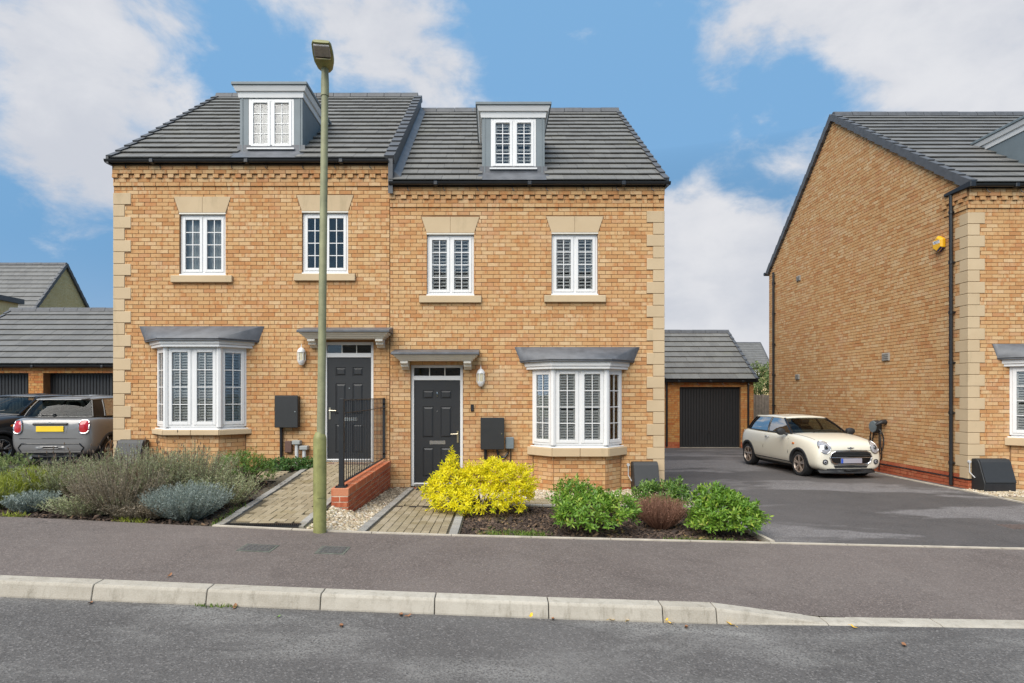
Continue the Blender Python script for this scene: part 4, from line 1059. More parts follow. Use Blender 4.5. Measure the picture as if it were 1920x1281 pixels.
m = MB(); m.box(xr-.075, xr+.075, 8.22, 8.385, ZT+.001, ZT+.014)
for sx in (-1, 1):
    for sy in (8.24, 8.365): m.lathe([(.012, ZT+.014), (.012, ZT+.03)], (xr+sx*.055, sy, 0), 8)
m.build('base_plate', M['railing'], p)
for z, h in ((zt-.012, .012), (zt-.19, .010), (zb, .012)):
    m = MB(); m.box(xr-.02, xr+.02, 8.336, YF-.03, z-h/2, z+h/2); m.build('rail', M['railing'], RA)
m = MB(); m.box(xr-.02, xr+.02, YF-.04, YF-.02, zb, zt); m.lathe([(.02,-.02),(.02,.02)], (xr, YF-.02, zt-.12), 8, ax='y'); m.lathe([(.02,-.02),(.02,.02)], (xr, YF-.02, zb+.08), 8, ax='y'); m.build('end_bar', M['railing'], RA)
me = MB(); me.tube([(0,0,zb),(0,0,zt-.012)], .0075, 6); me = me.mesh('bar', M['railing'], smooth=True)
y = 8.44
while y < YF-.1: place('bar', me, RA, Matrix.Translation((xr, y, 0))); y += .122

# ------------------------------------------------------------------ lamp post
M['lampgreen'] = simple('lamp_olive_green', (.235,.235,.085), .5, var=.22, scale=9, bmp=.15, bscale=30)
M['lampgreen2'] = simple('lamp_faded_green', (.25,.25,.14), .55, var=.2, scale=7, bmp=.15, bscale=30)
LPX, LPY = -1.995, 6.98
zg = z7(LPX)-.03
LP = thing('street_lamp', 'olive green steel street lamp with a flat LED head', 'street lamp', (LPX, LPY, zg))
def lean(z): return LPX+.062*(z-zg)/5.4
m = MB(); m.lathe([(.074, zg-.2), (.074, 1.25), (.070, 1.275), (.048, 1.325)], (LPX, LPY, 0), 24); m.build('base_compartment', M['lampgreen'], LP, smooth=30)
m = MB(); n = 14
m.tube([(lean(1.3), LPY, 1.3), (lean(3), LPY, 3.0), (lean(5.2), LPY, 5.2)], [.047,.044,.039], 24); m.build('shaft', M['lampgreen2'], LP, smooth=30)
m = MB(); m.lathe([(.045, 5.20), (.045, 5.34), (.040, 5.46), (.048,5.55)], (lean(5.3), LPY, 0), 20); m.lathe([(.0475, 5.19), (.0475, 5.205)], (lean(5.2), LPY, 0), 20); m.build('collar', M['lampgreen2'], LP, smooth=30)
# access door on the base, facing the pavement
m = MB(); pts = []
for i in range(9):
    a = R(-90-8+i*10); pts.append((math.cos(a)*.0785, math.sin(a)*.0785))
for i in range(8):
    (a0, b0), (a1, b1) = pts[i], pts[i+1]
    m.add([(LPX+a0*.93,LPY+b0*.93,.58),(LPX+a1*.93,LPY+b1*.93,.58),(LPX+a1,LPY+b1,.58),(LPX+a0,LPY+b0,.58),(LPX+a0*.93,LPY+b0*.93,1.14),(LPX+a1*.93,LPY+b1*.93,1.14),(LPX+a1,LPY+b1,1.14),(LPX+a0,LPY+b0,1.14)], [(3,2,1,0),(4,5,6,7),(2,3,7,6),(1,2,6,5),(3,0,4,7)])
m.build('access_door', M['lampgreen'], LP, smooth=20)
# LED head reaching over the pavement
hx, hy, hz_ = lean(5.5), LPY, 5.50
Mh = Matrix.Translation((hx, hy, hz_)) @ Matrix.Rotation(R(8), 4, 'Z') @ Matrix.Rotation(R(-13), 4, 'X')
m = MB(Mh); secs = [(.08,.05,.02,.065),(.02,.085,-.005,.09),(-.09,.112,-.01,.095),(-.20,.115,-.005,.085),(-.33,.108,.01,.065),(-.37,.09,.02,.055)]
vs_ = []; nn = 10
for y, wd, z0, z1 in secs:
    for k in range(nn):
        a = 2*math.pi*k/nn+math.pi/nn; ca, sa = math.cos(a), math.sin(a)
        vs_.append((wd*(abs(ca)**.55)*(1 if ca > 0 else -1), y, (z0+z1)/2+(z1-z0)/2*(abs(sa)**.6)*(1 if sa > 0 else -1)))
fs = [(i*nn+k, i*nn+(k+1)%nn, (i+1)*nn+(k+1)%nn, (i+1)*nn+k) for i in range(len(secs)-1) for k in range(nn)]+[tuple(range(nn)), tuple(range(len(vs_)-1, len(vs_)-nn-1, -1))]
m.add(vs_, fs); hd = m.build('lamp_head', M['lampgreen'], LP, smooth=35, fixn=True)
m = MB(Mh); m.hexa([(-.085,-.35,-.006),(.085,-.35,-.006),(.09,-.20,-.018),(-.09,-.20,-.018),(-.085,-.35,.03),(.085,-.35,.03),(.09,-.20,.02),(-.09,-.20,.02)]); m.build('lens', simple('lens_grey', (.33,.31,.30), .2, var=.2, scale=30), hd, bevel=.006)
m = MB(Mh); m.box(-.08, .08, -.192, -.178, -.024, .0); m.build('lens_trim', M['chrome'], hd)

# ------------------------------------------------------------------ boxes, pipes and small fittings on the fronts
def meter_box(px0, px1, py0, py1, label):
    x0, x1, z0, z1 = PX(px0, 11.4), PX(px1, 11.4), PZ(py1, 11.4), PZ(py0, 11.4)
    t = thing('meter_box', label, 'meter box', ((x0+x1)/2, YF, z0), group='meter boxes on the house fronts')
    m = MB(); m.box(x0+.01, x1-.01, 11.40, YF-.004, z0+.01, z1-.01); m.build('box_body', M['boxgrey'], t)
    m = MB(); m.box(x0, x1, 11.375, 11.399, z0, z1); d = m.build('box_door', M['boxgrey'], t, bevel=.008)
    m = MB(); m.lathe([(.012,-.008),(.012,0)], (x1-.05, 11.375, (z0+z1)/2), 8, ax='y'); m.build('lock', M['chrome'], d)
    return t, x0, x1, z0, z1
t, a, b, c, d = meter_box(515.5, 559, 742, 802, 'dark grey meter box between the bay window and the lamp post')
m = MB(); m.tube([(a+.08, YF-.04, c), (a+.08, YF-.04, .35)], .03, 8); m.build('conduit', M['gutter'], t, smooth=True)
t, a, b, c, d = meter_box(901, 945.5, 783, 843, 'dark grey meter box above the yellow shrub')
m = MB(); m.tube([(a+.09, YF-.04, c), (a+.09, YF-.04, .0)], .028, 8); m.build('conduit', M['gutter'], t, smooth=True)
x0, x1, z0, z1 = PX(948, 11.45), PX(963.5, 11.45), PZ(842, 11.45), PZ(820, 11.45)
t2 = thing('junction_box', 'small slate grey cable box right of the meter box', 'box', ((x0+x1)/2, YF, z0))
m = MB(); m.box(x0, x1, 11.44, YF-.003, z0, z1); m.build('box_body', M['dormer'], t2, bevel=.012)
m = MB(); xc = (x0+x1)/2-.03; m.tube([(xc, 11.5, z0), (xc, 11.5, z0-.08), (xc-.06, 11.5, z0-.16), (xc-.16, 11.5, z0-.16), (xc-.20, 11.49, z0-.08), (xc-.205, 11.48, z0+.02)], .022, 8); m.tube([(xc+.05, 11.52, z0), (xc+.05, 11.52, -.05)], .011, 6); m.build('cable', M['gutter'], t2, smooth=True)
# plumbing outlets by the left doorway
t = thing('gully_pipe', 'short grey waste pipes with square hoppers beside the left doorway', 'pipe', (PX(565, YF), YF, .42))
M['pipegrey'] = simple('pipe_grey', (.50,.50,.50), .5, var=.08)
M['pipebrown'] = simple('box_brown', (.12,.065,.05), .5)
for px, pt, pb in ((556, 826, 872), (570, 836, 872)):
    x = PX(px, 11.45); m = MB(); m.tube([(x, 11.46, PZ(pt+6, 11.45)), (x, 11.46, .38)], .034, 10); pp = m.build('pipe', M['pipegrey'], t, smooth=True)
    m = MB(); z = PZ(pt, 11.45); m.box(x-.075, x+.075, 11.40, 11.54, z-.075, z); m.build('hopper', simple('hopper_grey', (.30,.31,.30), .6), pp, bevel=.008)
m = MB(); x = PX(541, 11.5); z = PZ(827, 11.5); m.box(x-.065, x+.065, 11.47, YF-.003, z-.22, z); tag(m.build('earth_box', M['pipebrown'], bevel=.01), 'small brown plastic box on brick beside the grey pipes', 'box')
def gas_box(px0, px1, py1, Yb, label, rz=0, hh=.56):
    x0, x1 = PX(px0, Yb-.25), PX(px1, Yb-.25); zb = PZ(py1, Yb-.33)
    t = thing('gas_meter_box', label, 'gas box', ((x0+x1)/2, Yb-.15, zb), group='gas meter housings on the ground')
    prof = [(Yb-.005, -.08), (Yb-.005, hh), (Yb-.10, hh+.015), (Yb-.16, hh-.005), (Yb-.20, hh-.06), (Yb-.33, .13), (Yb-.33, -.08)]
    m = MB(); m.prism([(x0, y, zb+z) for y, z in prof], (x1-x0, 0, 0)); m.build('housing', M['boxgrey'], t, bevel=.01, fixn=True)
    m = MB(); m.prism([(x0+.01, y-.018, zb+z+.012) for y, z in prof[3:6]]+[(x0+.01, y-.006, zb+z) for y, z in prof[5:2:-1]], (x1-x0-.02, 0, 0)); m.build('lid', M['boxgrey'], t, fixn=True)
    m = MB(); m.box(x0+.02, x1-.02, Yb-.338, Yb-.328, zb-.05, zb+.10); m.build('front_panel', M['blackplastic'], t)
    m = MB(); m.tube([(x0-.05, Yb-.03, zb+.52), (x0-.05, Yb-.03, zb+.30), (x0, Yb-.1, zb+.2)], .010, 6); m.lathe([(.03,0),(.03,.03)], (x0-.05, Yb-.04, zb+.5), 8, ax='y'); m.build('wire', M['pipegrey'], t)
gas_box(1188, 1236, 926, YF, 'dark gas meter housing at the quoined corner beside the driveway')
gas_box(216, 266, 884, YF, 'dark gas meter housing at the left house corner behind lavender')
gas_box(1840, 1899, 919, YD, 'dark gas meter housing at the corner of the detached house')
wall_light('wall_lamp', (PX(564.5, 11.47), YF, PZ(668, 11.47)), 'white carriage lamp on brick left of the lamp post')
wall_light('wall_lamp', (PX(901.5, 11.47), YF, PZ(708, 11.47)), 'white carriage lamp right of the yellow-shrub door')
x, z = PX(885.5, 11.53), PZ(765, 11.53)
t = thing('doorbell', 'slim dark video doorbell on the brick beside the door', 'doorbell', (x, YF, z))
m = MB(); m.box(x-.03, x+.03, 11.52, YF-.002, z-.065, z+.065); m.build('doorbell_body', M['blackplastic'], t, bevel=.008)
m = MB(); m.lathe([(.018,-.006),(.018,0)], (x, 11.52, z-.03), 12, ax='y'); m.build('button', M['boxgrey'], t)
# burglar alarm on the gable
YA = 9.12*F/(1757-XV); ZA = PZ(458, YA)
AL = thing('alarm_box', 'yellow and blue hexagonal alarm box high on the gable wall', 'alarm', (XD, YA, ZA))
M['alarmyellow'] = simple('alarm_yellow', (.80,.42,.012), .35, var=.05); M['alarmblue'] = simple('alarm_blue', (.018,.03,.14), .35, var=.05)
hexp = [(math.sin(k*math.pi/3)*.155, math.cos(k*math.pi/3)*.17) for k in range(6)]
m = MB(); ins = [(a*.78, b*.78) for a, b in hexp]
m.add([(XD-.012, YA+a, ZA+b) for a, b in hexp]+[(XD-.07, YA+a, ZA+b) for a, b in hexp]+[(XD-.105, YA+a, ZA+b) for a, b in ins], [(5,4,3,2,1,0), (12,13,14,15,16,17)]+[(k,(k+1)%6,6+(k+1)%6,6+k) for k in range(6)]+[(6+k,6+(k+1)%6,12+(k+1)%6,12+k) for k in range(6)])
for i, f in enumerate(m.f):
    zc = sum(m.v[j][2] for j in f)/len(f)
    if zc < ZA-.07: m.m[i] = 1
m.build('alarm_cover', [M['alarmyellow'], M['alarmblue']], AL, bevel=.006, fixn=True)
m = MB(); m.prism([(XD-.1055, YA+a, ZA+b) for a, b in ((-.10,.005),(-.085,.07),(.10,.07),(.085,.005))], (-.002, 0, 0)); m.build('badge', M['white'], AL, fixn=True)
def text_mesh(s, size):
    c = bpy.data.curves.new('t', 'FONT'); c.body = s; c.size = size; c.align_x = 'CENTER'; c.align_y = 'CENTER'; c.extrude = .0008
    o = bpy.data.objects.new('t', c); col.objects.link(o); dg = bpy.context.evaluated_depsgraph_get()
    me = bpy.data.meshes.new_from_object(o.evaluated_get(dg)); bpy.data.objects.remove(o); bpy.data.curves.remove(c); return me
tm = text_mesh('ADT', .075); tm.materials.clear(); tm.materials.append(M['alarmblue'])
place('lettering', tm, AL, Matrix.Translation((XD-.1085, YA, ZA+.037)) @ Matrix.Rotation(R(-90), 4, 'Z') @ Matrix.Rotation(R(90), 4, 'X'))
# electric car charger with its coiled lead
YC = 9.1*F/(1638-XV); ZCG = PZ(800, YC)
t = thing('car_charger', 'round grey car charger with coiled cable on the gable wall', 'charger', (XD, YC, ZCG))
m = MB(); m.lathe([(.02,-.13),(.13,-.13),(.15,-.10),(.155,-.01),(.14,0)], (XD-.005, YC, ZCG), 24, ax='x'); m.build('charger_body', M['boxgrey'], t, smooth=35)
m = MB(); m.lathe([(.10,-.139),(.135,-.136),(.14,-.12)], (XD-.005, YC, ZCG), 24, ax='x'); m.build('face_ring', M['dormer'], t, smooth=35)
m = MB(); m.tube([(XD-.0, YC-.28, ZCG+.12), (XD-.1, YC-.28, ZCG+.12), (XD-.2, YC-.22, ZCG+.05)], [.06,.055,.035], 10); m.build('plug_holster', M['blackplastic'], t, smooth=True)
m = MB(); pts = [(XD-.05-.04*math.sin(k*.9), YC+.21*math.cos(k*.35)-.02, ZCG-.30+.42*math.sin(k*.35)-.1) for k in range(0, 38)]
m.tube(pts, .013, 6); m.tube([(XD-.03, YC-.08, ZCG-.1), (XD-.03, YC-.08, -.05)], .012, 6); m.build('cable', M['blackplastic'], t, smooth=True)

# ------------------------------------------------------------------ block paths
def pavmat(name, a, b, c):
    m, t, bs = newmat(name); r = attr(t)
    cc = ramp(t, r, [(0, a), (.5, b), (1, c)])
    cc = mixc(t, mrange(t, tnoise(t, 1.6, 6, .7), .52, .72, 0, .65), cc, (.20,.15,.06))
    cc = mixc(t, mrange(t, tnoise(t, 45, 5, .7), .35, .75, 0, .4), cc, tuple(x*.6 for x in a))
    t.links.new(cc, bs.inputs['Base Color']); bs.inputs['Roughness'].default_value = .92; bs.inputs['Specular IOR Level'].default_value = .2
    bump(t, bs, tnoise(t, 130, 4), .35, .004); return m
M['paver'] = pavmat('paver_buff', (.26,.21,.135), (.315,.26,.17), (.36,.30,.21))
M['paver_grey'] = pavmat('paver_grey', (.27,.255,.23), (.315,.30,.27), (.35,.33,.30))
M['joint'] = simple('joint_sand', (.09,.075,.05), .95, var=.3, scale=20)
PVM = {}
def paver(path, cx, cy, lx, ly, zf, mat='paver', drop=0):
    k = rng.randrange(12); key = (mat, k, round(lx, 2), round(ly, 2))
    if key not in PVM:
        m = MB(); m.box(-lx/2+.003, lx/2-.003, -ly/2+.003, ly/2-.003, -.05, 0, rnd=k/11); PVM[key] = m.mesh('paver', M[mat], bevel=.004)
    e = .1; sx = (zf(cx+e, cy)-zf(cx-e, cy))/(2*e); sy = (zf(cx, cy+e)-zf(cx, cy-e))/(2*e)
    Mt = Matrix.Translation((cx, cy, zf(cx, cy)+.012+rng.uniform(-.003,.003)-drop)) @ Matrix.Rotation(math.atan(sy)+rng.uniform(-.008,.008), 4, 'X') @ Matrix.Rotation(-math.atan(sx)+rng.uniform(-.008,.008), 4, 'Y')
    place('paver', PVM[key], path, Mt)
def path_sheet(x0, x1, y0, y1, zf): return sheet('path', x0, x1, y0, y1, 8, 16, lambda x, y: zf(x, y)-.012, M['joint'])
zp = lambda x, y: z7(-2.8)+(.435-z7(-2.8))*(y-7.05)/4.45+.004 - .02*(x+2.8)*max(0, 1-(y-7)/2)     # the ramp up to the left door
P1 = path_sheet(-3.52, -2.19, 7.06, 11.5, zp)
edgeL = lambda y: -3.22-.05*(y-7); edgeR = lambda y: -2.235
for cx_ in range(-37, -20):
    for cy_ in range(70, 116):
        k = (cx_-cy_) % 4
        if k == 0: r = (cx_*.1, cy_*.1, .2, .1)
        elif k == 2: r = (cx_*.1, (cy_-1)*.1, .1, .2)
        else: continue
        x0, y0 = r[0], r[1]; x1, y1 = x0+r[2], y0+r[3]; ym = (y0+y1)/2
        if x0 < edgeL(ym)+.09 or x1 > edgeR(ym)-.09+.05 or y0 < 7.15 or y1 > 11.5: continue
        paver(P1, (x0+x1)/2, (y0+y1)/2, r[2], r[3], zp)
y = 7.10
while y < 11.45:
    paver(P1, edgeL(y)+.02, y+.1, .10, .2, zp, 'paver_grey'); paver(P1, edgeR(y)-.03, y+.1, .10, .2, zp, 'paver_grey'); y += .2
zq_ = lambda x, y: G(x, y)+.0
P2 = path_sheet(-1.62, -.40, 7.06, 11.5, zq_)
for i in range(9):
    x = -1.48+.1*i+.03; y = 7.08+(.1 if i % 2 else 0)-.1
    while y < 11.45:
        a, b = max(y, 7.06), min(y+.2, 11.48)
        if b-a > .06 and not (a < 9.16 and b > 9.08): paver(P2, x+.05, (a+b)/2, .10, b-a, zq_)
        y += .2
for x in (-1.55, -.47):
    y = 7.06
    while y < 11.4: paver(P2, x, y+.1, .11, .2, zq_, 'paver_grey'); y += .2
m = MB(); m.box(-1.48, -.53, 9.09, 9.15, zq_(-1, 9.12)-.04, zq_(-1, 9.12)+.012)
dr = tag(m.build('drain_channel', M['blackplastic']), 'slotted black channel drain across the path to the right door', 'drain', 'channel drains across the paths')
m = MB(); m.M = None
for i in range(40): m.box(-3.2+.0235*i, -3.2+.0235*i+.014, 7.10, 7.175, zp(-2.8, 7.13)+.003-.0, zp(-2.8, 7.13)+.016)
m.box(-3.2, -2.28, 7.10, 7.108, zp(-2.8,7.1)-.02, zp(-2.8,7.1)+.017); m.box(-3.2, -2.28, 7.168, 7.176, zp(-2.8,7.1)-.02, zp(-2.8,7.1)+.017)
tag(m.build('drain_channel', M['blackplastic']), 'black grated channel drain at the foot of the ramped path', 'drain', 'channel drains across the paths')
P3 = path_sheet(-.40, 3.1, 9.42, 10.2, zq_)
for j in range(7):
    for i in range(18):
        x = -.38+.2*i+(.1 if j % 2 else 0)-.05
        if x > 3.0: continue
        paver(P3, x+.1, 9.50+.1*j, .2, .1, zq_, 'paver' if 0 < j else 'paver_grey')
zl = lambda x, y: G(x, y)-.005
P4 = path_sheet(-5.4, -3.5, 9.9, 10.7, zl)
for j in range(8):
    for i in range(10):
        x = -5.4+.2*i+(.1 if j % 2 else 0)
        if x > -3.62: continue
        paver(P4, x, 9.97+.1*j, .2, .1, zl, 'paver')
P5 = path_sheet(8.97, 12.5, 9.6, 10.85, G)
for j in range(12):
    for i in range(16):
        x = 8.99+.2*i+(.1 if j % 2 else 0); paver(P5, x+.1, 9.66+.1*j, .2, .1, G)
# door mat
m = MB(); m.box(-1.42, -.72, 11.05, 11.45, .0+.0, .014); tag(m.build('door_mat', M['blackplastic']), 'flat dark door mat before the right-hand front door', 'door mat')
m = MB(); m.box(-3.15, -2.35, 11.36, 11.53, .40, .448); tag(m.build('door_step', M['pipebrown']), 'narrow brown step under the left front door', 'step')
# ------------------------------------------------------------------ cars
M['tyre'] = simple('tyre_rubber', (.016,.016,.017), .75, var=.2, scale=20)
M['rim'] = simple('alloy_bronze', (.50,.42,.36), .35, .7, var=.1)
M['clad'] = simple('arch_plastic', (.022,.023,.025), .6, var=.15)
M['trimblack'] = simple('gloss_black', (.008,.008,.009), .15, var=.1)
M['lens'] = simple('headlamp_lens', (.34,.34,.36), .12, .1, var=.35, scale=25, coat=1)
M['redlens'] = simple('tail_lamp_red', (.42,.010,.015), .15, var=.25, scale=14, coat=1)
M['orange'] = simple('indicator_orange', (.75,.20,.02), .3)
M['plate_grey'] = simple('number_plate_pale', (.33,.31,.35), .5, var=.05)
M['plate_blue'] = simple('number_plate_blue', (.03,.09,.45), .5)
M['plate_yellow'] = simple('number_plate_yellow', (.80,.55,.02), .5, var=.06)
M['seat'] = simple('seat_fabric', (.03,.03,.032), .9)
SX = [1.965,1.945,1.865,1.64,1.30,1.00,.75,.30,-.30,-.90,-1.30,-1.56,-1.74,-1.81]
ZB = [.26,.20,.18,.18,.18,.18,.18,.18,.18,.18,.20,.22,.26,.31]
WL = [.50,.66,.75,.80,.83,.83,.82,.82,.82,.83,.83,.80,.72,.60]
WM = [.56,.72,.81,.85,.865,.865,.86,.855,.855,.865,.865,.85,.78,.66]
WS = [.48,.62,.70,.755,.78,.79,.79,.79,.79,.795,.785,.765,.70,.58]
ZS = [.66,.77,.83,.885,.935,.965,.985,.995,1.005,1.015,1.02,1.015,.985,.91]
ZT = [.68,.815,.895,.965,1.015,1.045,1.05,1.02,1.02,1.02,1.03,1.025,1.0,.925]
def loft_body(name):
    m = MB(); rows = []
    for i, x in enumerate(SX):
        zb, wl, wm, ws, zs, zt = ZB[i], WL[i], WM[i], WS[i], ZS[i], ZT[i]
        a = zb+(zs-zb)*.32; b = zb+(zs-zb)*.66
        half = [(0, zb), (wl*.6, zb), (wl, zb+.05), (wm, a), (wm-.005, b), (ws+.03, zs-.05), (ws-.06, zs+(zt-zs)*.45), (ws*.5, zt-.006), (0, zt)]
        rows.append([(x, y, z) for y, z in half]+[(x, -y, z) for y, z in half[-2:0:-1]])
    n = len(rows[0]); vs = [p for r in rows for p in r]
    fs = [(i*n+k, i*n+(k+1)%n, (i+1)*n+(k+1)%n, (i+1)*n+k) for i in range(len(rows)-1) for k in range(n)]
    fs += [tuple(range(n)), tuple(range(len(vs)-1, len(vs)-n-1, -1))]
    m.add(vs, fs); me = m.mesh(name, [], fixn=True)
    o = bpy.data.objects.new(name, me); col.objects.link(o)
    s = o.modifiers.new('s', 'SUBSURF'); s.levels = s.render_levels = 2
    cutters = []
    for ax in (1.25, -1.245):
        for sy in (-1, 1):
            c = MB(); c.lathe([(.335, .58), (.335, 1.1)], (0, 0, 0), 40, ax='y')
            c.v = [(v[0]+ax, v[1]*sy, v[2]+.31) for v in c.v]
            cm = c.mesh('c', [], fixn=True); co = bpy.data.objects.new('c', cm); col.objects.link(co); cutters.append(co)
    dg = bpy.context.evaluated_depsgraph_get(); full = bpy.data.meshes.new_from_object(o.evaluated_get(dg))
    bv = BVHTree.FromPolygons([v.co.copy() for v in full.vertices], [list(p.vertices) for p in full.polygons])
    for c in cutters:
        b = o.modifiers.new('b', 'BOOLEAN'); b.operation = 'DIFFERENCE'; b.object = c; b.solver = 'EXACT'
    dg = bpy.context.evaluated_depsgraph_get(); cut = bpy.data.meshes.new_from_object(o.evaluated_get(dg))
    for c in cutters: bpy.data.objects.remove(c)
    bpy.data.objects.remove(o)
    cut.polygons.foreach_set('use_smooth', [True]*len(cut.polygons)); cut.set_sharp_from_angle(angle=R(38))
    return cut, bv
CAR, CBV = loft_body('car_body')
def pf(y, z, s=1):                    # point on the nose (s=1) or tail (s=-1)
    h = CBV.ray_cast(Vector((3*s, y, z)), Vector((-s, 0, 0)))
    return h[0] if h[0] else Vector((1.7*s, y, z))
def ps(x, z, s=1):                    # point on the flank
    h = CBV.ray_cast(Vector((x, 3*s, z)), Vector((0, -s, 0)))
    return h[0] if h[0] else Vector((x, .8*s, z))
def pt(x, y):
    h = CBV.ray_cast(Vector((x, y, 3)), Vector((0, 0, -1))); return h[0] if h[0] else Vector((x, y, .9))
def decal(outline, proj, off, dome=0, rings=5):
    cy = sum(p[0] for p in outline)/len(outline); cz = sum(p[1] for p in outline)/len(outline); m = MB(); n = len(outline)
    vs = []; c0 = None
    for r in range(rings+1):
        t = r/rings
        for y, z in outline:
            p = proj(cy+(y-cy)*t, cz+(z-cz)*t); vs.append(p+off(p)*(1+dome*(1-t*t)))
    fs = [(r*n+k, r*n+(k+1)%n, (r+1)*n+(k+1)%n, (r+1)*n+k) for r in range(1, rings) for k in range(n)]+[tuple(n+k for k in range(n))]
    m.add(vs, fs); return m
def ell(cy, cz, a, b, n=24, p=1.0): return [(cy+a*math.copysign(abs(math.cos(2*math.pi*k/n))**p, math.cos(2*math.pi*k/n)), cz+b*math.copysign(abs(math.sin(2*math.pi*k/n))**p, math.sin(2*math.pi*k/n))) for k in range(n)]
def loop_tube(outline, proj, off, r, closed=True):
    pts = [proj(*q) for q in outline]; pts = [p+off(p) for p in pts]
    if closed: pts.append(pts[0]); 
    m = MB(); m.tube(pts, r, 6); return m
def wheel(parent, ax, sy, rimmat):
    t = MB(); c = (ax, 0, .305)
    def L(m, prof, n=28):
        m.lathe([(r, h*sy) for r, h in prof], c, n, ax='y')
    L(t, [(.20,.62),(.29,.63),(.305,.66),(.305,.80),(.295,.835),(.255,.848),(.215,.835),(.212,.80)]); w_ = t.build('wheel', M['tyre'], parent, smooth=35, fixn=True)
    m = MB(); L(m, [(.215,.80),(.218,.838),(.205,.842),(.195,.815),(.19,.74)]); m.build('rim', rimmat, w_, smooth=35, fixn=True)
    m = MB(); L(m, [(.195,.72),(.195,.745)]); m.build('brake_disc', M['tyre'], w_)
    m = MB()
    for k in range(5):
        a = 2*math.pi*k/5+.3
        for d in (-.17, .17):
            p0 = Vector((ax+.05*math.cos(a), .822*sy, .305+.05*math.sin(a))); p1 = Vector((ax+.205*math.cos(a+d), .828*sy, .305+.205*math.sin(a+d)))
            m.tube([p0, p1], [.02,.015], 6)
    L(m, [(.055,.80),(.055,.836),(.02,.84)], 14); m.build('spokes', rimmat, w_, fixn=True)
BELT = [(1.00,0,1.04),(.965,.28,1.035),(.88,.54,1.02),(.76,.715,1.005),(.30,.755,1.005),(-.28,.765,1.01),(-.80,.765,1.015),(-1.28,.745,1.02),(-1.54,.66,1.02),(-1.655,.40,1.015),(-1.68,0,1.015)]
TOPS = [(.27,0,1.385),(.26,.22,1.383),(.225,.42,1.375),(.165,.555,1.36),(-.08,.585,1.372),(-.36,.592,1.378),(-.70,.588,1.375),(-1.08,.57,1.365),(-1.33,.515,1.35),(-1.42,.30,1.36),(-1.44,0,1.362)]
def car(name, label, loc, rz, paint, roofm, rimmat, front_plate, rear_plate, sc=(1,1,1), tail=True):
    C = thing(name, label, 'car', loc, rz, static=False, group='parked cars'); C.scale = sc
    b = CAR.copy(); b.materials.clear(); b.materials.append(paint); body = place('body', b, C)
    F_ = lambda p: Vector((1, 0, 0)); B_ = lambda p: Vector((-1, 0, 0))
    of = lambda e: (lambda p: Vector((e, 0, 0))); ob = lambda e: (lambda p: Vector((-e, 0, 0)))
    def side(e): return lambda p: Vector((0, math.copysign(e, p.y), 0))
    # underbody and wheel wells
    m = MB(); m.box(-1.70, 1.85, -.58, .58, .14, .60); m.build('underbody', M['tyre'], C)
    for ax in (1.25, -1.245):
        for sy in (-1, 1): wheel(C, ax, sy, rimmat)
    # cabin: glass between pillars, painted roof
    for s in (-1, 1):
        pass
    full_b = [Vector(p) for p in BELT]+[Vector((p[0], -p[1], p[2])) for p in BELT[-2:0:-1]]
    full_t = [Vector(p) for p in TOPS]+[Vector((p[0], -p[1], p[2])) for p in TOPS[-2:0:-1]]
    n = len(full_b)
    def gl(idx, nm):
        m = MB(); vs = []; R_ = 4
        for i in idx:
            for r in range(R_+1):
                t = r/R_; p = full_b[i%n].lerp(full_t[i%n], t); bul = .028*math.sin(math.pi*t)
                c = Vector((-.5, 0, p.z)); d = (p-c); d.z = 0; vs.append(p+d.normalized()*bul)
        k = R_+1
        m.add(vs, [(a*k+r, (a+1)*k+r, (a+1)*k+r+1, a*k+r+1) for a in range(len(idx)-1) for r in range(R_)])
        return m.build(nm, M['carglass'], C, smooth='all')
    gl([n-3, n-2, n-1, 0, 1, 2, 3], 'windscreen')
    for s in (0, 1):
        f = (lambda i: i) if s == 0 else (lambda i: n-i)
        gl([f(3), f(4), f(5)], 'side_window'); gl([f(5), f(6), f(7)], 'side_window')
    gl([8, 9, 10, 11, 12], 'rear_window')
    def pillar(i, r, sy=1, nm='pillar'):
        pb, ptp = full_b[i], full_t[i]; pts = []
        for k in range(6):
            t = k/5; p = pb.lerp(ptp, t); d = p-Vector((-.5, 0, p.z)); d.z = 0; pts.append(p+d.normalized()*.024*math.sin(math.pi*t)-Vector((0,0,.0)))
        m = MB(); m.tube(pts, r, 8); m.build(nm, M['trimblack'], C, smooth=True)
    for i in (3, n-3): pillar(i, .03)
    for i in (5, n-5): pillar(i, .026)
    for a, bb in ((7, 8), (n-8, n-7)):      # broad rear pillars
        m = MB(); vs = []
        for i in (a, bb):
            for k in range(5):
                t = k/4; p = full_b[i].lerp(full_t[i], t); d = p-Vector((-.5,0,p.z)); d.z = 0; vs.append(p+d.normalized()*(.034*math.sin(math.pi*t)+.004))
        m.add(vs, [(r, 5+r, 6+r, r+1) for r in range(4)]); m.build('rear_pillar', M['trimblack'], C, smooth='all')
        for i in (a, bb): pillar(i, .022)
    m = MB(); vs = []; levels = [(1.0, -.012), (1.025, .012), (.97, .034), (.75, .052), (.4, .062), (0.02, .064)]
    cx = -.58
    for sc_, dz in levels:
        for p in full_t: vs.append((cx+(p.x-cx)*sc_, p.y*sc_, p.z+dz+(0 if sc_ > .5 else .01)))
    m.add(vs, [(l*n+k, l*n+(k+1)%n, (l+1)*n+(k+1)%n, (l+1)*n+k) for l in range(len(levels)-1) for k in range(n)]+[tuple((len(levels)-1)*n+k for k in range(n))])
    rf = m.build('roof', roofm, C, smooth='all', fixn=True)
    m = MB(); m.tube([(-1.1, 0, 1.43), (-1.25, 0, 1.60)], [.006,.003], 6); m.build('aerial', M['trimblack'], rf)
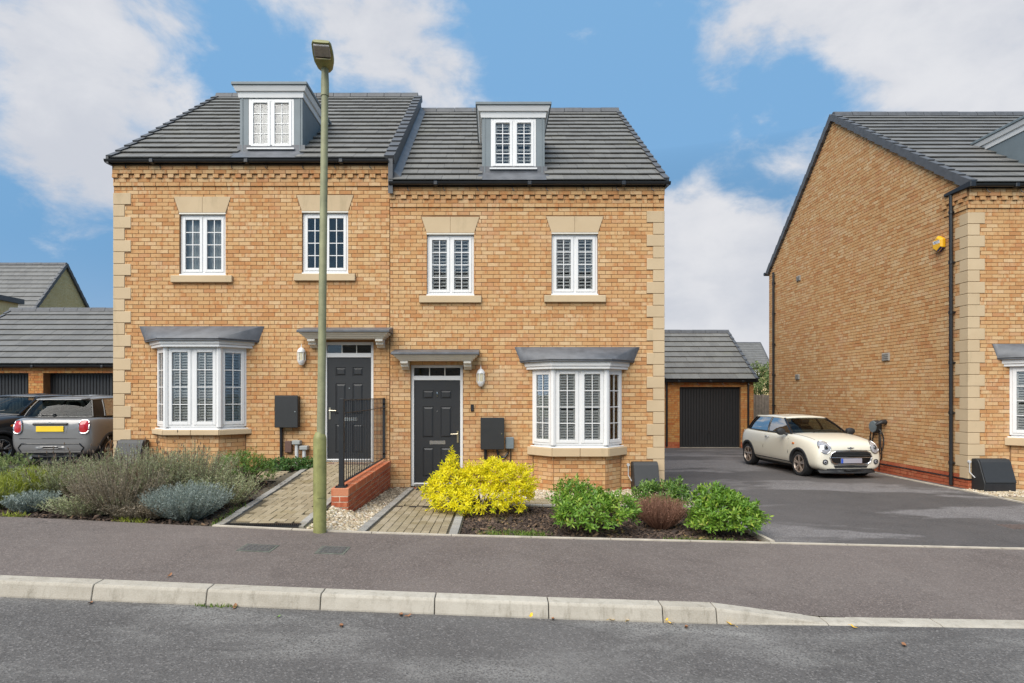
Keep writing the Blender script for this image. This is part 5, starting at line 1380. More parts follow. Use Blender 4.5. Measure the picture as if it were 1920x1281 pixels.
    m = MB(); m.hexa([(-1.36,-.5,1.375),(-1.36,.5,1.375),(-1.56,.44,1.352),(-1.56,-.44,1.352),(-1.34,-.5,1.40),(-1.34,.5,1.40),(-1.55,.44,1.375),(-1.55,-.44,1.375)]); m.build('spoiler', roofm, rf, bevel=.01, fixn=True)
    m = MB(); m.tube(full_b+[full_b[0]], .016, 6); m.build('belt_trim', M['trimblack'], C, smooth=True)
    m = MB(); m.add([(p.x*.995, p.y*.985, 1.03) for p in full_b], [tuple(range(n))]); m.box(.30, .74, -.62, .62, .98, 1.075); m.build('dashboard', M['seat'], C)
    for y in (-.36, .36):
        m = MB(); m.hexa([(-.42,y-.22,.98),(-.25,y-.22,.98),(-.25,y+.22,.98),(-.42,y+.22,.98),(-.52,y-.18,1.14),(-.42,y-.18,1.14),(-.42,y+.18,1.14),(-.52,y+.18,1.14)]); m.box(-.52, -.43, y-.12, y+.12, 1.16, 1.30); m.build('seat', M['seat'], C, bevel=.03)
        m = MB(); m.box(-1.2, -1.08, y-.25, y+.25, .98, 1.12); m.box(-1.2, -1.12, y-.1, y+.1, 1.13, 1.22); m.build('rear_seat', M['seat'], C, bevel=.03)
    m = MB(); wr = [(.20+.05*math.sin(2*math.pi*k/16), -.36+.17*math.cos(2*math.pi*k/16), 1.04+.15*math.sin(2*math.pi*k/16)) for k in range(17)]; m.tube(wr, .014, 6); m.build('steering_wheel', M['seat'], C)
    m = MB(); m.box(.16, .19, -.10, .10, 1.27, 1.33); m.build('interior_mirror', M['seat'], C, bevel=.01)
    # flank: arches, sills, handles, mirrors
    for sy in (-1, 1):
        P_ = lambda x, z: ps(x, z, sy)
        for ax in (1.25, -1.245):
            m = MB(); vs = []; k = 26
            for i in range(k+1):
                a = R(-12+204*i/k)
                for r, e in ((.325, -.05), (.335, .012), (.385, .014), (.395, .0)):
                    x, z = ax+r*math.cos(a), .31+r*math.sin(a); z = max(z, .185)
                    h = CBV.ray_cast(Vector((min(x, 1.93), 3*sy, z)), Vector((0, -sy, 0)))[0]
                    y = h.y if h else .8*sy
                    vs.append((x, y+sy*e, z))
            m.add(vs, [(i*4+j, i*4+j+1, (i+1)*4+j+1, (i+1)*4+j) for i in range(k) for j in range(3)]); m.build('wheel_arch', M['clad'], C, smooth='all')
        m = MB(); vs = []
        for i in range(13):
            x = .86-1.72*i/12
            for z, e in ((.165, -.04), (.18, .012), (.315, .014), (.325, .0)): q = P_(x, max(z, .21)); vs.append((x, q.y+sy*e, z))
        m.add(vs, [(i*4+j, i*4+j+1, (i+1)*4+j+1, (i+1)*4+j) for i in range(12) for j in range(3)]); m.build('sill', M['clad'], C, smooth='all')
        sd = side(.002)
        door = [(.74,.30),(.80,.55),(.76,.90)]; m = MB(); pts = [P_(*q)+sd(P_(*q)) for q in door]; m.tube(pts, .006, 4); m.build('door_gap', M['trimblack'], C)
        door = [(-.36,.30),(-.40,.60),(-.36,.93)]; m = MB(); pts = [P_(*q)+sd(P_(*q)) for q in door]; m.tube(pts, .006, 4); m.build('door_gap', M['trimblack'], C)
        q = P_(-.22, .87); m = MB(); m.tube([q+Vector((-.08,sy*.006,0)), q+Vector((-.06,sy*.032,.005)), q+Vector((.06,sy*.032,.005)), q+Vector((.08,sy*.006,0))], .012, 8); m.build('door_handle', M['carchrome'], C, smooth=True)
        m = decal(ell(1.02, .79, .055, .022, 16), P_, side(.012), .3, 3); m.build('side_indicator', M['orange'], C, smooth='all')
        m = MB(); m.lathe([(.02,-.09),(.075,-.06),(.092,0),(.085,.05),(.06,.065)], (.60, sy*.93, 1.05), 14, ax='x'); m.v = [(v[0], sy*.93+(v[1]-sy*.93)*1.25, v[2]) for v in m.v]; mr = m.build('wing_mirror', M['clad'], C, smooth=50, fixn=True)
        m = MB(); m.tube([(.66, sy*.78, .98), (.62, sy*.88, 1.02)], .03, 8); m.build('mirror_stalk', M['clad'], mr)
        # headlamps
        o_ = ell(sy*.605, .755, .118, .14, 28); FP = lambda y, z: pf(y, z, 1)
        hl = decal(o_, FP, of(.012), .8, 6).build('headlight', M['lens'], C, smooth='all', fixn=True)
        loop_tube(o_, FP, of(.012), .009).build('chrome_ring', M['carchrome'], hl, smooth=True)
        decal(ell(sy*.60, .76, .045, .05, 16), FP, of(.034), .6, 3).build('projector', M['farglass'], hl, smooth='all')
        o_ = ell(sy*.62, .42, .05, .048, 18); fl = decal(o_, FP, of(.008), 1, 3).build('fog_lamp', M['lens'], C, smooth='all'); loop_tube(o_, FP, of(.008), .014).build('fog_ring', M['clad'], fl, smooth=True)
    FP = lambda y, z: pf(y, z, 1)
    gr = [(-.38,.665),(0,.675),(.38,.665),(.475,.62),(.51,.52),(.475,.42),(.40,.37),(0,.36),(-.40,.37),(-.475,.42),(-.51,.52),(-.475,.62)]
    def dense(o, k=4): return [tuple(o[i][j]+(o[(i+1)%len(o)][j]-o[i][j])*t/k for j in (0, 1)) for i in range(len(o)) for t in range(k)]
    gd = dense(gr, 4); g_ = decal(gd, FP, of(.006), 0, 6).build('grille', M['trimblack'], C, smooth='all')
    loop_tube(gd, FP, of(.012), .017).build('grille_surround', M['carchrome'], g_, smooth=True)
    for z in (.64, .60, .56):
        wy = .40 if z > .6 else .455; m = MB(); m.tube([FP(-wy+2*wy*i/12, z)+Vector((.014,0,0)) for i in range(13)], .011, 6); m.build('grille_bar', M['boxgrey'], g_, smooth=True)
    m = MB(); m.tube([FP(-.48+.96*i/12, .52)+Vector((.012,0,0)) for i in range(13)], .012, 6); m.build('grille_bar', M['carchrome'], g_, smooth=True)
    x0 = pf(0, .45).x; m = MB(); m.box(x0+.016, x0+.028, -.26, .26, .39, .50); pl = m.build('front_number_plate', M[front_plate], C, bevel=.004)
    m = MB(); m.box(x0+.0285, x0+.0295, -.258, -.205, .393, .497); m.build('plate_band', M['plate_blue'], pl)
    decal(dense([(-.42,.335),(.42,.335),(.39,.28),(-.39,.28)], 5), FP, of(.008), 0, 4).build('lower_intake', M['tyre'], C, smooth='all')
    decal(dense([(-.72,.265),(.72,.265),(.68,.15),(-.68,.15)], 6), lambda y, z: pf(y, max(z, .24), 1)*1+Vector((0,0,min(0, z-.24))), of(.012), 0, 4).build('front_valance', M['clad'], C, smooth='all')
    m = MB(); m.tube([pf(-.62+1.24*i/14, .675+.02*math.cos(i*math.pi/14-math.pi/2)) + Vector((.002,0,0)) for i in range(15)], .004, 4); m.build('bonnet_gap', M['clad'], C)
    for sy in (-1, 1):
        m = MB(); m.tube([pt(1.62-.80*i/8, sy*(.655+.045*i/8))+Vector((0,0,.001)) for i in range(9)], .005, 4); m.build('bonnet_gap', M['clad'], C)
    # bonnet badge: roundel with two wings
    q = pf(0, .735); m = MB(); m.lathe([(.028,0),(.028,.010),(.018,.012)], (q.x-.002, 0, .737), 16, ax='x')
    for sy in (-1, 1):
        for k in range(3): m.box(q.x+.0, q.x+.008, *sorted((sy*.027, sy*(.085-.016*k))), .744-.010*k, .751-.010*k)
    m.build('bonnet_badge', M['carchrome'], C)
    for y in (-.3, .3):
        m = MB(); q = Vector((.99, y, 1.055)); m.tube([q, q+Vector((-.10, .28 if y < 0 else .22, .05))], .008, 5); m.build('wiper', M['trimblack'], C)
    # tail
    BP = lambda y, z: pf(y, z, -1)
    for sy in (-1, 1):
        o_ = ell(sy*.625, .83, .088, .13, 28, .7); tl = decal(o_, BP, ob(.012), .9, 5).build('tail_light', M['redlens'], C, smooth='all', fixn=True)
        loop_tube(o_, BP, ob(.013), .014).build('chrome_ring', M['carchrome'], tl, smooth=True)
    m = decal(dense([(-.34,.88),(.34,.88),(.30,.70),(-.30,.70)], 4), BP, ob(.003), 0, 4); hp = m.build('plate_recess', paint, C, smooth='all')
    x1 = pf(0, .77, -1).x
    m = MB(); m.box(x1-.022, x1-.010, -.26, .26, .735, .845); m.build('rear_number_plate', M[rear_plate], C, bevel=.004)
    m = MB(); m.tube([BP(-.32+.64*i/10, .885)+Vector((-.012,0,0)) for i in range(11)], .026, 8); hb = m.build('boot_handle', M['trimblack'], C, smooth=True)
    q = BP(0, .91); m = MB(); m.lathe([(.024,-.010),(.024,0)], (q.x-.03, 0, .90), 14, ax='x')
    for sy in (-1, 1):
        for k in range(3): m.box(q.x-.042, q.x-.030, *sorted((sy*.022, sy*(.075-.014*k))), .907-.009*k, .913-.009*k)
    m.build('boot_badge', M['carchrome'], hb)
    m = MB(); m.tube([BP(-.60+1.2*i/12, .60)+Vector((-.001,0,0)) for i in range(13)], .005, 4); m.build('bumper_gap', M['trimblack'], C)
    o_ = dense([(-.55,.50),(.55,.50),(.62,.42),(.56,.33),(-.56,.33),(-.62,.42)], 4); rb = decal(o_, BP, ob(.005), 0, 4).build('rear_bumper_inset', paint, C, smooth='all')
    loop_tube(o_, BP, ob(.006), .012).build('bumper_trim', M['trimblack'], rb, smooth=True)
    decal(dense([(-.5,.31),(.5,.31),(.46,.235),(-.46,.235)], 4), lambda y, z: pf(y, max(z, .29), -1)+Vector((0,0,min(0, z-.29))), ob(.012), 0, 3).build('diffuser', M['clad'], C, smooth='all')
    m = MB(); m.tube([(-1.60, .38, .235), (-1.80, .38, .235)], .032, 10); m.build('exhaust', M['carchrome'], C, smooth=True)
    p0, p1 = Vector((-1.66, .0, 1.05)), Vector((-1.645, .22, 1.065)); m = MB(); m.tube([p0, p1+Vector((-.03,.1,0))], [.018,.008], 6); m.lathe([(.03,-.03),(.03,0)], (-1.665, 0, 1.05), 10, ax='x'); m.build('rear_wiper', M['trimblack'], C)
    return C
M['cream'] = carpaint('car_cream', (.70,.66,.55)); M['greypaint'] = carpaint('car_grey_metallic', (.20,.195,.19), .4); M['blackpaint'] = carpaint('car_black', (.016,.015,.016), .2)
cx, cy = 7.62, 15.00
car('parked_car', 'cream three-door hatchback with black arches parked beside the gable wall', (cx, cy, G(cx, cy)+.0), R(-85.5), M['cream'], M['cream'], M['rim'], 'plate_grey', 'plate_yellow', sc=(.93,.93,.93))
cx, cy = -8.78, 13.70
car('parked_car', 'grey metallic hatchback with yellow rear number plate beside the left house', (cx, cy, .285), R(93), M['greypaint'], M['greypaint'], M['rim'], 'plate_grey', 'plate_yellow')
cx, cy = -10.86, 14.0
car('parked_car', 'black car half cut off beyond the grey hatchback', (cx, cy, .285), R(-97), M['blackpaint'], M['blackpaint'], M['carchrome'], 'plate_grey', 'plate_yellow', sc=(1.06, 1.0, 1.02))
# ------------------------------------------------------------------ planting
def np_obj(name, V, Fc, rnd, mat, parent=None, kind='stuff', smooth=False):
    """V (n,k,3) vertices of n copies, Fc list of triangles on k vertices, rnd (n,)"""
    n, k = V.shape[:2]; f = np.array(Fc, dtype=np.int32); nf = len(f)
    me = bpy.data.meshes.new(name); me.vertices.add(n*k); me.vertices.foreach_set('co', V.reshape(-1).astype(np.float32))
    L = (f[None]+(np.arange(n)*k)[:, None, None]).reshape(-1)
    me.loops.add(len(L)); me.loops.foreach_set('vertex_index', L.astype(np.int32))
    me.polygons.add(n*nf); me.polygons.foreach_set('loop_start', (np.arange(n*nf)*3).astype(np.int32))
    me.update(calc_edges=True)
    at = me.attributes.new('rnd', 'FLOAT', 'FACE'); at.data.foreach_set('value', np.repeat(rnd, nf).astype(np.float32))
    me.materials.append(mat)
    if smooth: me.polygons.foreach_set('use_smooth', [True]*len(me.polygons))
    o = place(name, me, parent)
    if kind: o['kind'] = kind
    return o
def unit(a): return a/np.maximum(np.linalg.norm(a, axis=-1, keepdims=True), 1e-9)
def leaf_verts(pos, d, nrm, L, Wd, curl=.15):
    d = unit(d); s = unit(np.cross(d, nrm)); u = np.cross(s, d)
    L = L[:, None]; Wd = Wd[:, None]
    mid = pos+d*L*.5
    return np.stack([pos, mid+s*Wd*.5+u*Wd*.18, mid-u*Wd*.08, mid-s*Wd*.5+u*Wd*.18, pos+d*L-u*L*curl], axis=1)
LEAF_F = [(0,1,2),(0,2,3),(1,4,2),(2,4,3)]
def leafmat(name, stops, rough=.45, trans=.3, spec=.4):
    m, t, b = newmat(name); a = attr(t); c = ramp(t, a, stops)
    v = tnoise(t, 9, 3, .5); c = mixc(t, mrange(t, v, .4, .75, 0, .25), c, tuple(x*.55 for x in stops[0][1]))
    t.links.new(c, b.inputs['Base Color']); b.inputs['Roughness'].default_value = rough; b.inputs['Specular IOR Level'].default_value = spec
    tr = N(t, 'ShaderNodeBsdfTranslucent'); t.links.new(c, tr.inputs[0]); mxs = N(t, 'ShaderNodeMixShader'); mxs.inputs[0].default_value = trans
    o = t.nodes['Material Output']; t.links.new(b.outputs[0], mxs.inputs[1]); t.links.new(tr.outputs[0], mxs.inputs[2]); t.links.new(mxs.outputs[0], o.inputs[0]); return m
M['stem'] = simple('twig_brown', (.12,.085,.06), .9, var=.3, scale=20)
M['stem_grey'] = simple('twig_grey', (.24,.195,.16), .9, var=.35, scale=25)
def surf_pts(blobs, n, r0=.66, r1=1.06, lower=-.35):
    vol = np.array([b[3]*b[4]+b[4]*b[5]+b[3]*b[5] for b in blobs]); cnt = nrng.multinomial(n, vol/vol.sum())
    P_, N_ = [], []
    for b, c in zip(blobs, cnt):
        d = unit(nrng.normal(size=(c*2, 3))); d = d[d[:, 2] > lower][:c]
        rad = np.array(b[3:6]); lump = 1+.10*np.sin(d[:, 0]*7+b[0]*9)*np.cos(d[:, 2]*6+b[1]*5)+.07*np.sin(d[:, 1]*13+b[2]*7)
        r = nrng.uniform(r0, r1, len(d))*lump; r = np.where(nrng.uniform(0, 1, len(d)) < .10, r*nrng.uniform(1.02, 1.24, len(d)), r)
        P_.append(np.array(b[:3])+d*rad*r[:, None]); N_.append(unit(d/rad))
    P_ = np.concatenate(P_); N_ = np.concatenate(N_)
    keep = np.ones(len(P_), bool)
    for b in blobs:
        q = (P_-np.array(b[:3]))/np.array(b[3:6]); keep &= np.linalg.norm(q, axis=1) > .70
    return P_[keep], N_[keep]
def shrub(name, label, cat, blobs, nshoot, nleaf, L, Wd, mat, base, z0, up=.5, spread=(25, 80), droop=.15, group=None, inner=.35, stem='stem'):
    S = thing(name, label, cat, (base[0], base[1], z0), group=group)
    P_, N_ = surf_pts(blobs, nshoot); Pi, Ni = surf_pts(blobs, int(nshoot*inner), .35, .8)
    P_ = np.concatenate([P_, Pi]); N_ = np.concatenate([N_, Ni])
    ok = P_[:, 2] > z0+.01; P_, N_ = P_[ok], N_[ok]
    n = len(P_); sh = unit(N_*.75+np.array([0, 0, up])+nrng.normal(size=(n, 3))*.28)
    a = unit(np.cross(sh, nrng.normal(size=(n, 3)))); b = np.cross(sh, a)
    k = nleaf; idx = np.repeat(np.arange(n), k); j = np.tile(np.arange(k), n)
    ang = j*2.4+nrng.uniform(0, 6.28, n)[idx]; th = np.radians(spread[0]+(spread[1]-spread[0])*(1-j/k)+nrng.normal(size=n*k)*9)
    rad = a[idx]*np.cos(ang)[:, None]+b[idx]*np.sin(ang)[:, None]
    d = sh[idx]*np.cos(th)[:, None]+rad*np.sin(th)[:, None]
    pos = P_[idx]+sh[idx]*((j/k-.5)*L*1.1)[:, None]
    LL = L*nrng.uniform(.6, 1.15, n*k); WW = Wd*nrng.uniform(.75, 1.2, n*k)
    tip = np.clip((np.linalg.norm(P_-np.array([*base, z0]), axis=1))*.0+nrng.uniform(0, 1, n), 0, 1)
    rnd = np.clip(tip[idx]*.6+nrng.uniform(0, .4, n*k), 0, 1)
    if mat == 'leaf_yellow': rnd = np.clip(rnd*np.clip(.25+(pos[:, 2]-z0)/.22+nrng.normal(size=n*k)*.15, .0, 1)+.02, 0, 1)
    V = leaf_verts(pos, d, sh[idx]+.3*rad, LL, WW, droop)
    V[:, :, 2] = np.maximum(V[:, :, 2], z0-.02)
    np_obj('foliage', V, LEAF_F, rnd, M[mat], S)
    m = MB(); cen = Vector((base[0], base[1], z0-.03))
    for i in nrng.choice(n, min(n, 46), replace=False):
        q = Vector(P_[i]); mid = cen.lerp(q, .5)+Vector((rng.uniform(-.04,.04), rng.uniform(-.04,.04), .05))
        m.tube([cen+Vector((rng.uniform(-.05,.05), rng.uniform(-.05,.05), 0)), mid, q], [.010,.007,.003], 5)
    m.build('stems', M[stem], S)
    return S
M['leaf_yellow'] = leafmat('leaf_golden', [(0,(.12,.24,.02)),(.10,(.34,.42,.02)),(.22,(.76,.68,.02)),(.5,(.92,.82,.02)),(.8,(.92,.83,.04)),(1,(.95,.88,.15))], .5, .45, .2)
M['leaf_green'] = leafmat('leaf_bright_green', [(0,(.06,.14,.02)),(.35,(.14,.28,.03)),(.75,(.25,.40,.05)),(.95,(.46,.52,.09)),(.985,(.50,.36,.06)),(1,(.34,.16,.05))], .36, .35, .4)
M['leaf_mid'] = leafmat('leaf_mid_green', [(0,(.06,.14,.025)),(.5,(.12,.23,.04)),(1,(.28,.38,.08))], .36, .3, .4)
M['leaf_deep'] = leafmat('leaf_deep_green', [(0,(.04,.10,.025)),(.5,(.08,.17,.04)),(1,(.15,.25,.07))], .4, .25)
M['leaf_hebe'] = leafmat('leaf_hebe', [(0,(.10,.16,.045)),(.5,(.20,.26,.08)),(.85,(.30,.34,.13)),(1,(.36,.28,.15))], .5, .25)
M['leaf_sage'] = leafmat('leaf_sage_grey', [(0,(.17,.20,.085)),(.4,(.31,.35,.17)),(.75,(.43,.46,.27)),(1,(.46,.40,.28))], .7, .2)
M['leaf_brownsage'] = leafmat('leaf_dry_sage', [(0,(.17,.135,.085)),(.5,(.28,.235,.16)),(1,(.38,.32,.25))], .8, .15)
M['leaf_blue'] = leafmat('leaf_blue_silver', [(0,(.15,.19,.155)),(.5,(.28,.33,.29)),(1,(.42,.47,.44))], .7, .2)
M['leaf_lime'] = leafmat('leaf_lime', [(0,(.16,.20,.025)),(.5,(.32,.37,.04)),(1,(.46,.48,.07))], .5, .3)
M['twig_red'] = leafmat('twig_rust', [(0,(.14,.07,.045)),(.5,(.26,.13,.085)),(1,(.40,.22,.15))], .8, .05)
M['leaf_grass'] = leafmat('leaf_grass', [(0,(.07,.13,.02)),(.5,(.14,.23,.03)),(1,(.24,.32,.06))], .5, .3)

shrub('golden_shrub', 'bright yellow leafy shrub in front of the right-hand door', 'shrub',
      [(-.82,8.82,.30,.22,.26,.22),(-.64,8.95,.44,.26,.32,.26),(-.61,8.90,.78,.075,.075,.15),(-.64,8.9,.62,.13,.13,.14),(-.20,8.98,.38,.38,.42,.32),(-.02,8.95,.62,.22,.28,.17),(-.26,8.95,.50,.2,.2,.14),(.10,8.8,.55,.18,.2,.16),(.28,9.0,.41,.33,.40,.30),(.38,8.95,.28,.22,.3,.20),(-.15,8.66,.22,.62,.34,.22),(-.55,8.62,.2,.3,.28,.2)],
      1700, 8, .070, .022, 'leaf_yellow', (-.2, 8.95), G(-.2, 8.9), .55, group='shrubs in the right-hand bed')
shrub('laurel_shrub', 'low glossy green shrub in front of the right-hand bay window', 'shrub',
      [(1.24,7.56,.26,.42,.40,.25),(1.04,7.42,.25,.26,.28,.22),(1.55,7.52,.30,.20,.28,.24),(1.06,8.05,.36,.28,.32,.26),(1.26,8.0,.33,.24,.3,.20),(1.38,7.6,.34,.15,.2,.14)],
      980, 7, .068, .024, 'leaf_green', (1.24, 7.65), G(1.2, 7.6), .6, group='shrubs in the right-hand bed')
shrub('laurel_shrub', 'rounded glossy green shrub at the corner of bed and driveway', 'shrub',
      [(2.88,7.60,.25,.35,.38,.25),(2.80,7.70,.42,.24,.26,.17),(3.05,7.5,.22,.27,.3,.22),(2.66,7.55,.20,.22,.28,.2),(2.95,7.72,.36,.20,.22,.16)],
      980, 7, .070, .025, 'leaf_green', (2.85, 7.65), G(2.8, 7.6), .6, group='shrubs in the right-hand bed')
shrub('laurel_shrub', 'smaller green shrub behind the rust-brown twiggy bush', 'shrub',
      [(2.36,8.70,.27,.34,.3,.24),(2.60,8.7,.28,.22,.26,.22),(2.08,8.6,.14,.13,.15,.12)],
      470, 7, .066, .023, 'leaf_mid', (2.4, 8.65), G(2.5, 8.6), .6, group='shrubs in the right-hand bed')
shrub('garden_bush', 'loose leafy bush rising above the wooden fence', 'shrub',
      [(11.3,26.2,2.2,.9,.8,.8),(11.9,26.4,2.0,.8,.8,.7),(11.0,26.2,1.4,.9,.8,.9),(12,26.3,1.0,1,.8,1.0)], 900, 8, .15, .06, 'leaf_hebe', (11.4, 26.3), -.2, .5)
shrub('hebe_shrub', 'rounded small-leaved green shrub beside the ramped path', 'shrub',
      [(PX(452,9.4),9.4,.60,.36,.36,.28),(PX(436,9.5),9.5,.50,.3,.35,.26),(PX(480,9.4),9.5,.52,.24,.28,.24)], 1100, 9, .036, .012, 'leaf_mid', (PX(455,9.4), 9.45), .30, .7, group='plants in the left bed')
shrub('geranium', 'low blue-green leafy plant against the wall by grey pipes', 'plant',
      [(PX(520,10.9),10.95,.46,.25,.25,.12),(PX(548,10.9),11.0,.45,.26,.25,.14),(PX(568,10.9),11.1,.46,.16,.18,.12)], 330, 7, .055, .026, 'leaf_deep', (PX(540,10.9), 11.0), .38, .6, group='plants in the left bed')
shrub('hebe_shrub', 'dense green shrub at the far end of the left bed', 'shrub',
      [(PX(12,8.9),8.9,.52,.42,.45,.34),(PX(-30,8.7),8.7,.5,.5,.5,.36),(PX(40,8.8),8.75,.40,.24,.3,.26)], 1300, 9, .036, .012, 'leaf_hebe', (PX(0,8.9), 8.85), .33, .7, group='plants in the left bed')

def stemmy(name, label, base, z0, nst, rad, H, leafmat_, stemmat_, nl=24, L=.034, Wd=.006, out=.55, low=.38, heads=0, cat='plant', flat=1.0, bare=.0, group='plants in the left bed'):
    """many thin woody stems arching out from a crown, narrow leaves along their upper part"""
    S = thing(name, label, cat, (base[0], base[1], z0), group=group)
    a = nrng.uniform(0, 2*np.pi, nst); q = np.sqrt(nrng.uniform(0, 1, nst)); h = H*nrng.uniform(.62, 1.06, nst)*(1-.28*q)
    dx = np.cos(a)*q; dy = np.sin(a)*q*flat
    b0 = np.stack([base[0]+dx*rad*.30, base[1]+dy*rad*.30, np.full(nst, z0-.02)], 1)
    e = np.stack([base[0]+dx*rad*(1+nrng.normal(size=nst)*.12), base[1]+dy*rad, z0+h], 1)
    c = b0*.45+e*.55; c[:, 2] = z0+h*.42; c[:, :2] += (e[:, :2]-b0[:, :2])*.14
    def bez(t): t = t[..., None]; return b0[:, None]*(1-t)**2+2*c[:, None]*t*(1-t)+e[:, None]*t**2
    t = np.linspace(0, 1, 6)[None].repeat(nst, 0); pts = bez(t)
    rr = np.linspace(.0048, .0018, 6)[None, :, None]; ang = nrng.uniform(0, 6.28, nst)
    sv = np.stack([np.cos(ang), np.sin(ang), np.zeros(nst)], 1)[:, None]*rr; tv = np.stack([-np.sin(ang), np.cos(ang), np.zeros(nst)], 1)[:, None]*rr
    V = np.concatenate([pts+sv, pts-sv*.5+tv*.87, pts-sv*.5-tv*.87], axis=1)
    f = []
    for i in range(5):
        for x, y in ((0, 6), (6, 12), (12, 0)): f += [(x+i, y+i, y+i+1), (x+i, y+i+1, x+i+1)]
    np_obj('stems', V, f, nrng.uniform(0, 1, nst), M[stemmat_], S)
    if nl:
        tt = low+(1-low)*nrng.uniform(0, 1, (nst, nl))**.8; lp = bez(tt).reshape(-1, 3)
        tang = unit((bez(np.minimum(tt+.05, 1.05))-bez(tt)).reshape(-1, 3)); m_ = len(lp)
        d = unit(tang*.75+unit(nrng.normal(size=(m_, 3)))*.75)
        keep = nrng.uniform(0, 1, m_) > bare; lp, d = lp[keep], d[keep]; m_ = len(lp)
        V = leaf_verts(lp, d, nrng.normal(size=(m_, 3)), L*nrng.uniform(.6, 1.25, m_), Wd*nrng.uniform(.7, 1.3, m_), .05)
        rb = np.repeat(nrng.uniform(0, .6, nst), nl)[keep]
        np_obj('foliage', V, LEAF_F, np.clip(rb+nrng.uniform(0, .4, m_), 0, 1), M[leafmat_], S)
    if heads:
        k = nrng.choice(nst, heads, replace=False); m = MB()
        for i in k:
            p = Vector(e[i]); d = Vector((dx[i]*.25, dy[i]*.25, 1)).normalized(); l = rng.uniform(.05, .17)
            m.tube([p, p+d*l], [.0014,.0011], 4); m.tube([p+d*l, p+d*(l+.018), p+d*(l+.04)], [.004,.0075,.003], 5)
        tag(m.build('flower_heads', M['stem'], S), kind='stuff')
    return S
def sx(px, Y): return PX(px, Y)
stemmy('lavender_bush', 'tall grey-green lavender with bare woody stems in the middle of the left bed', (sx(255, 7.9), 7.95), .30, 560, .70, .84, 'leaf_sage', 'leaf_brownsage', 30, heads=60, low=.45)
stemmy('lavender_bush', 'leggy brownish lavender leaning over the pavement edge', (sx(215, 7.4), 7.5), .31, 380, .64, .68, 'leaf_brownsage', 'leaf_brownsage', 20, low=.30, heads=20)
stemmy('lavender_bush', 'silvery lavender bush in front of the left bay window', (sx(345, 8.3), 8.35), .30, 560, .68, .82, 'leaf_sage', 'leaf_brownsage', 32, heads=30, low=.35)
stemmy('lavender_bush', 'grey-green lavender bush in front of the grey car', (sx(120, 8.1), 8.2), .33, 560, .62, .60, 'leaf_sage', 'leaf_brownsage', 30, heads=70, low=.4)
stemmy('lavender_bush', 'purplish grey low bush between lavender and ramped path', (sx(405, 8.0), 8.1), .26, 380, .52, .52, 'leaf_sage', 'leaf_brownsage', 30, low=.25, L=.028, Wd=.010)
stemmy('catmint', 'sprawling brown and green mat at the pavement edge of the left bed', (sx(265, 7.2), 7.30), .29, 380, .62, .24, 'leaf_brownsage', 'leaf_brownsage', 22, low=.2, flat=.45, L=.03, Wd=.008)
stemmy('catmint', 'sprawling green-brown mat beside the small silver clump', (sx(150, 7.2), 7.32), .31, 320, .55, .26, 'leaf_sage', 'leaf_brownsage', 22, low=.2, flat=.45, L=.03, Wd=.008)
stemmy('silver_santolina', 'large blue-silver mound beside the drain of the ramped path', (sx(352, 7.4), 7.42), .245, 700, .50, .47, 'leaf_blue', 'leaf_blue', 30, low=.25, L=.034, Wd=.0055)
stemmy('silver_santolina', 'small blue-silver clump at the pavement edge of the left bed', (sx(62, 7.45), 7.45), .33, 320, .30, .26, 'leaf_blue', 'leaf_blue', 28, low=.2, L=.032, Wd=.007)
stemmy('lime_grass', 'lime green feathery clump behind the small silver clump', (sx(45, 7.9), 7.95), .34, 460, .45, .50, 'leaf_lime', 'leaf_lime', 12, low=.3, L=.07, Wd=.005)
stemmy('lime_grass', 'olive green feathery clump at the far edge of the left bed', (sx(-15, 7.5), 7.6), .35, 300, .36, .40, 'leaf_lime', 'leaf_sage', 14, low=.2, L=.06, Wd=.005)
stemmy('dead_stems', 'orange-brown dead stems standing among the lavender', (sx(248, 7.7), 7.75), .30, 60, .12, .60, 'twig_orange' if 'twig_orange' in M else 'twig_red', 'twig_red', 26, low=.5, L=.03, Wd=.008)
stemmy('rust_bush', 'rust-brown twiggy bush between the green shrubs', (sx(1238, 7.95), 7.95), G(2.2, 7.95)-.01, 760, .35, .44, 'twig_red', 'twig_red', 7, low=.4, L=.026, Wd=.005, cat='shrub', group='shrubs in the right-hand bed')

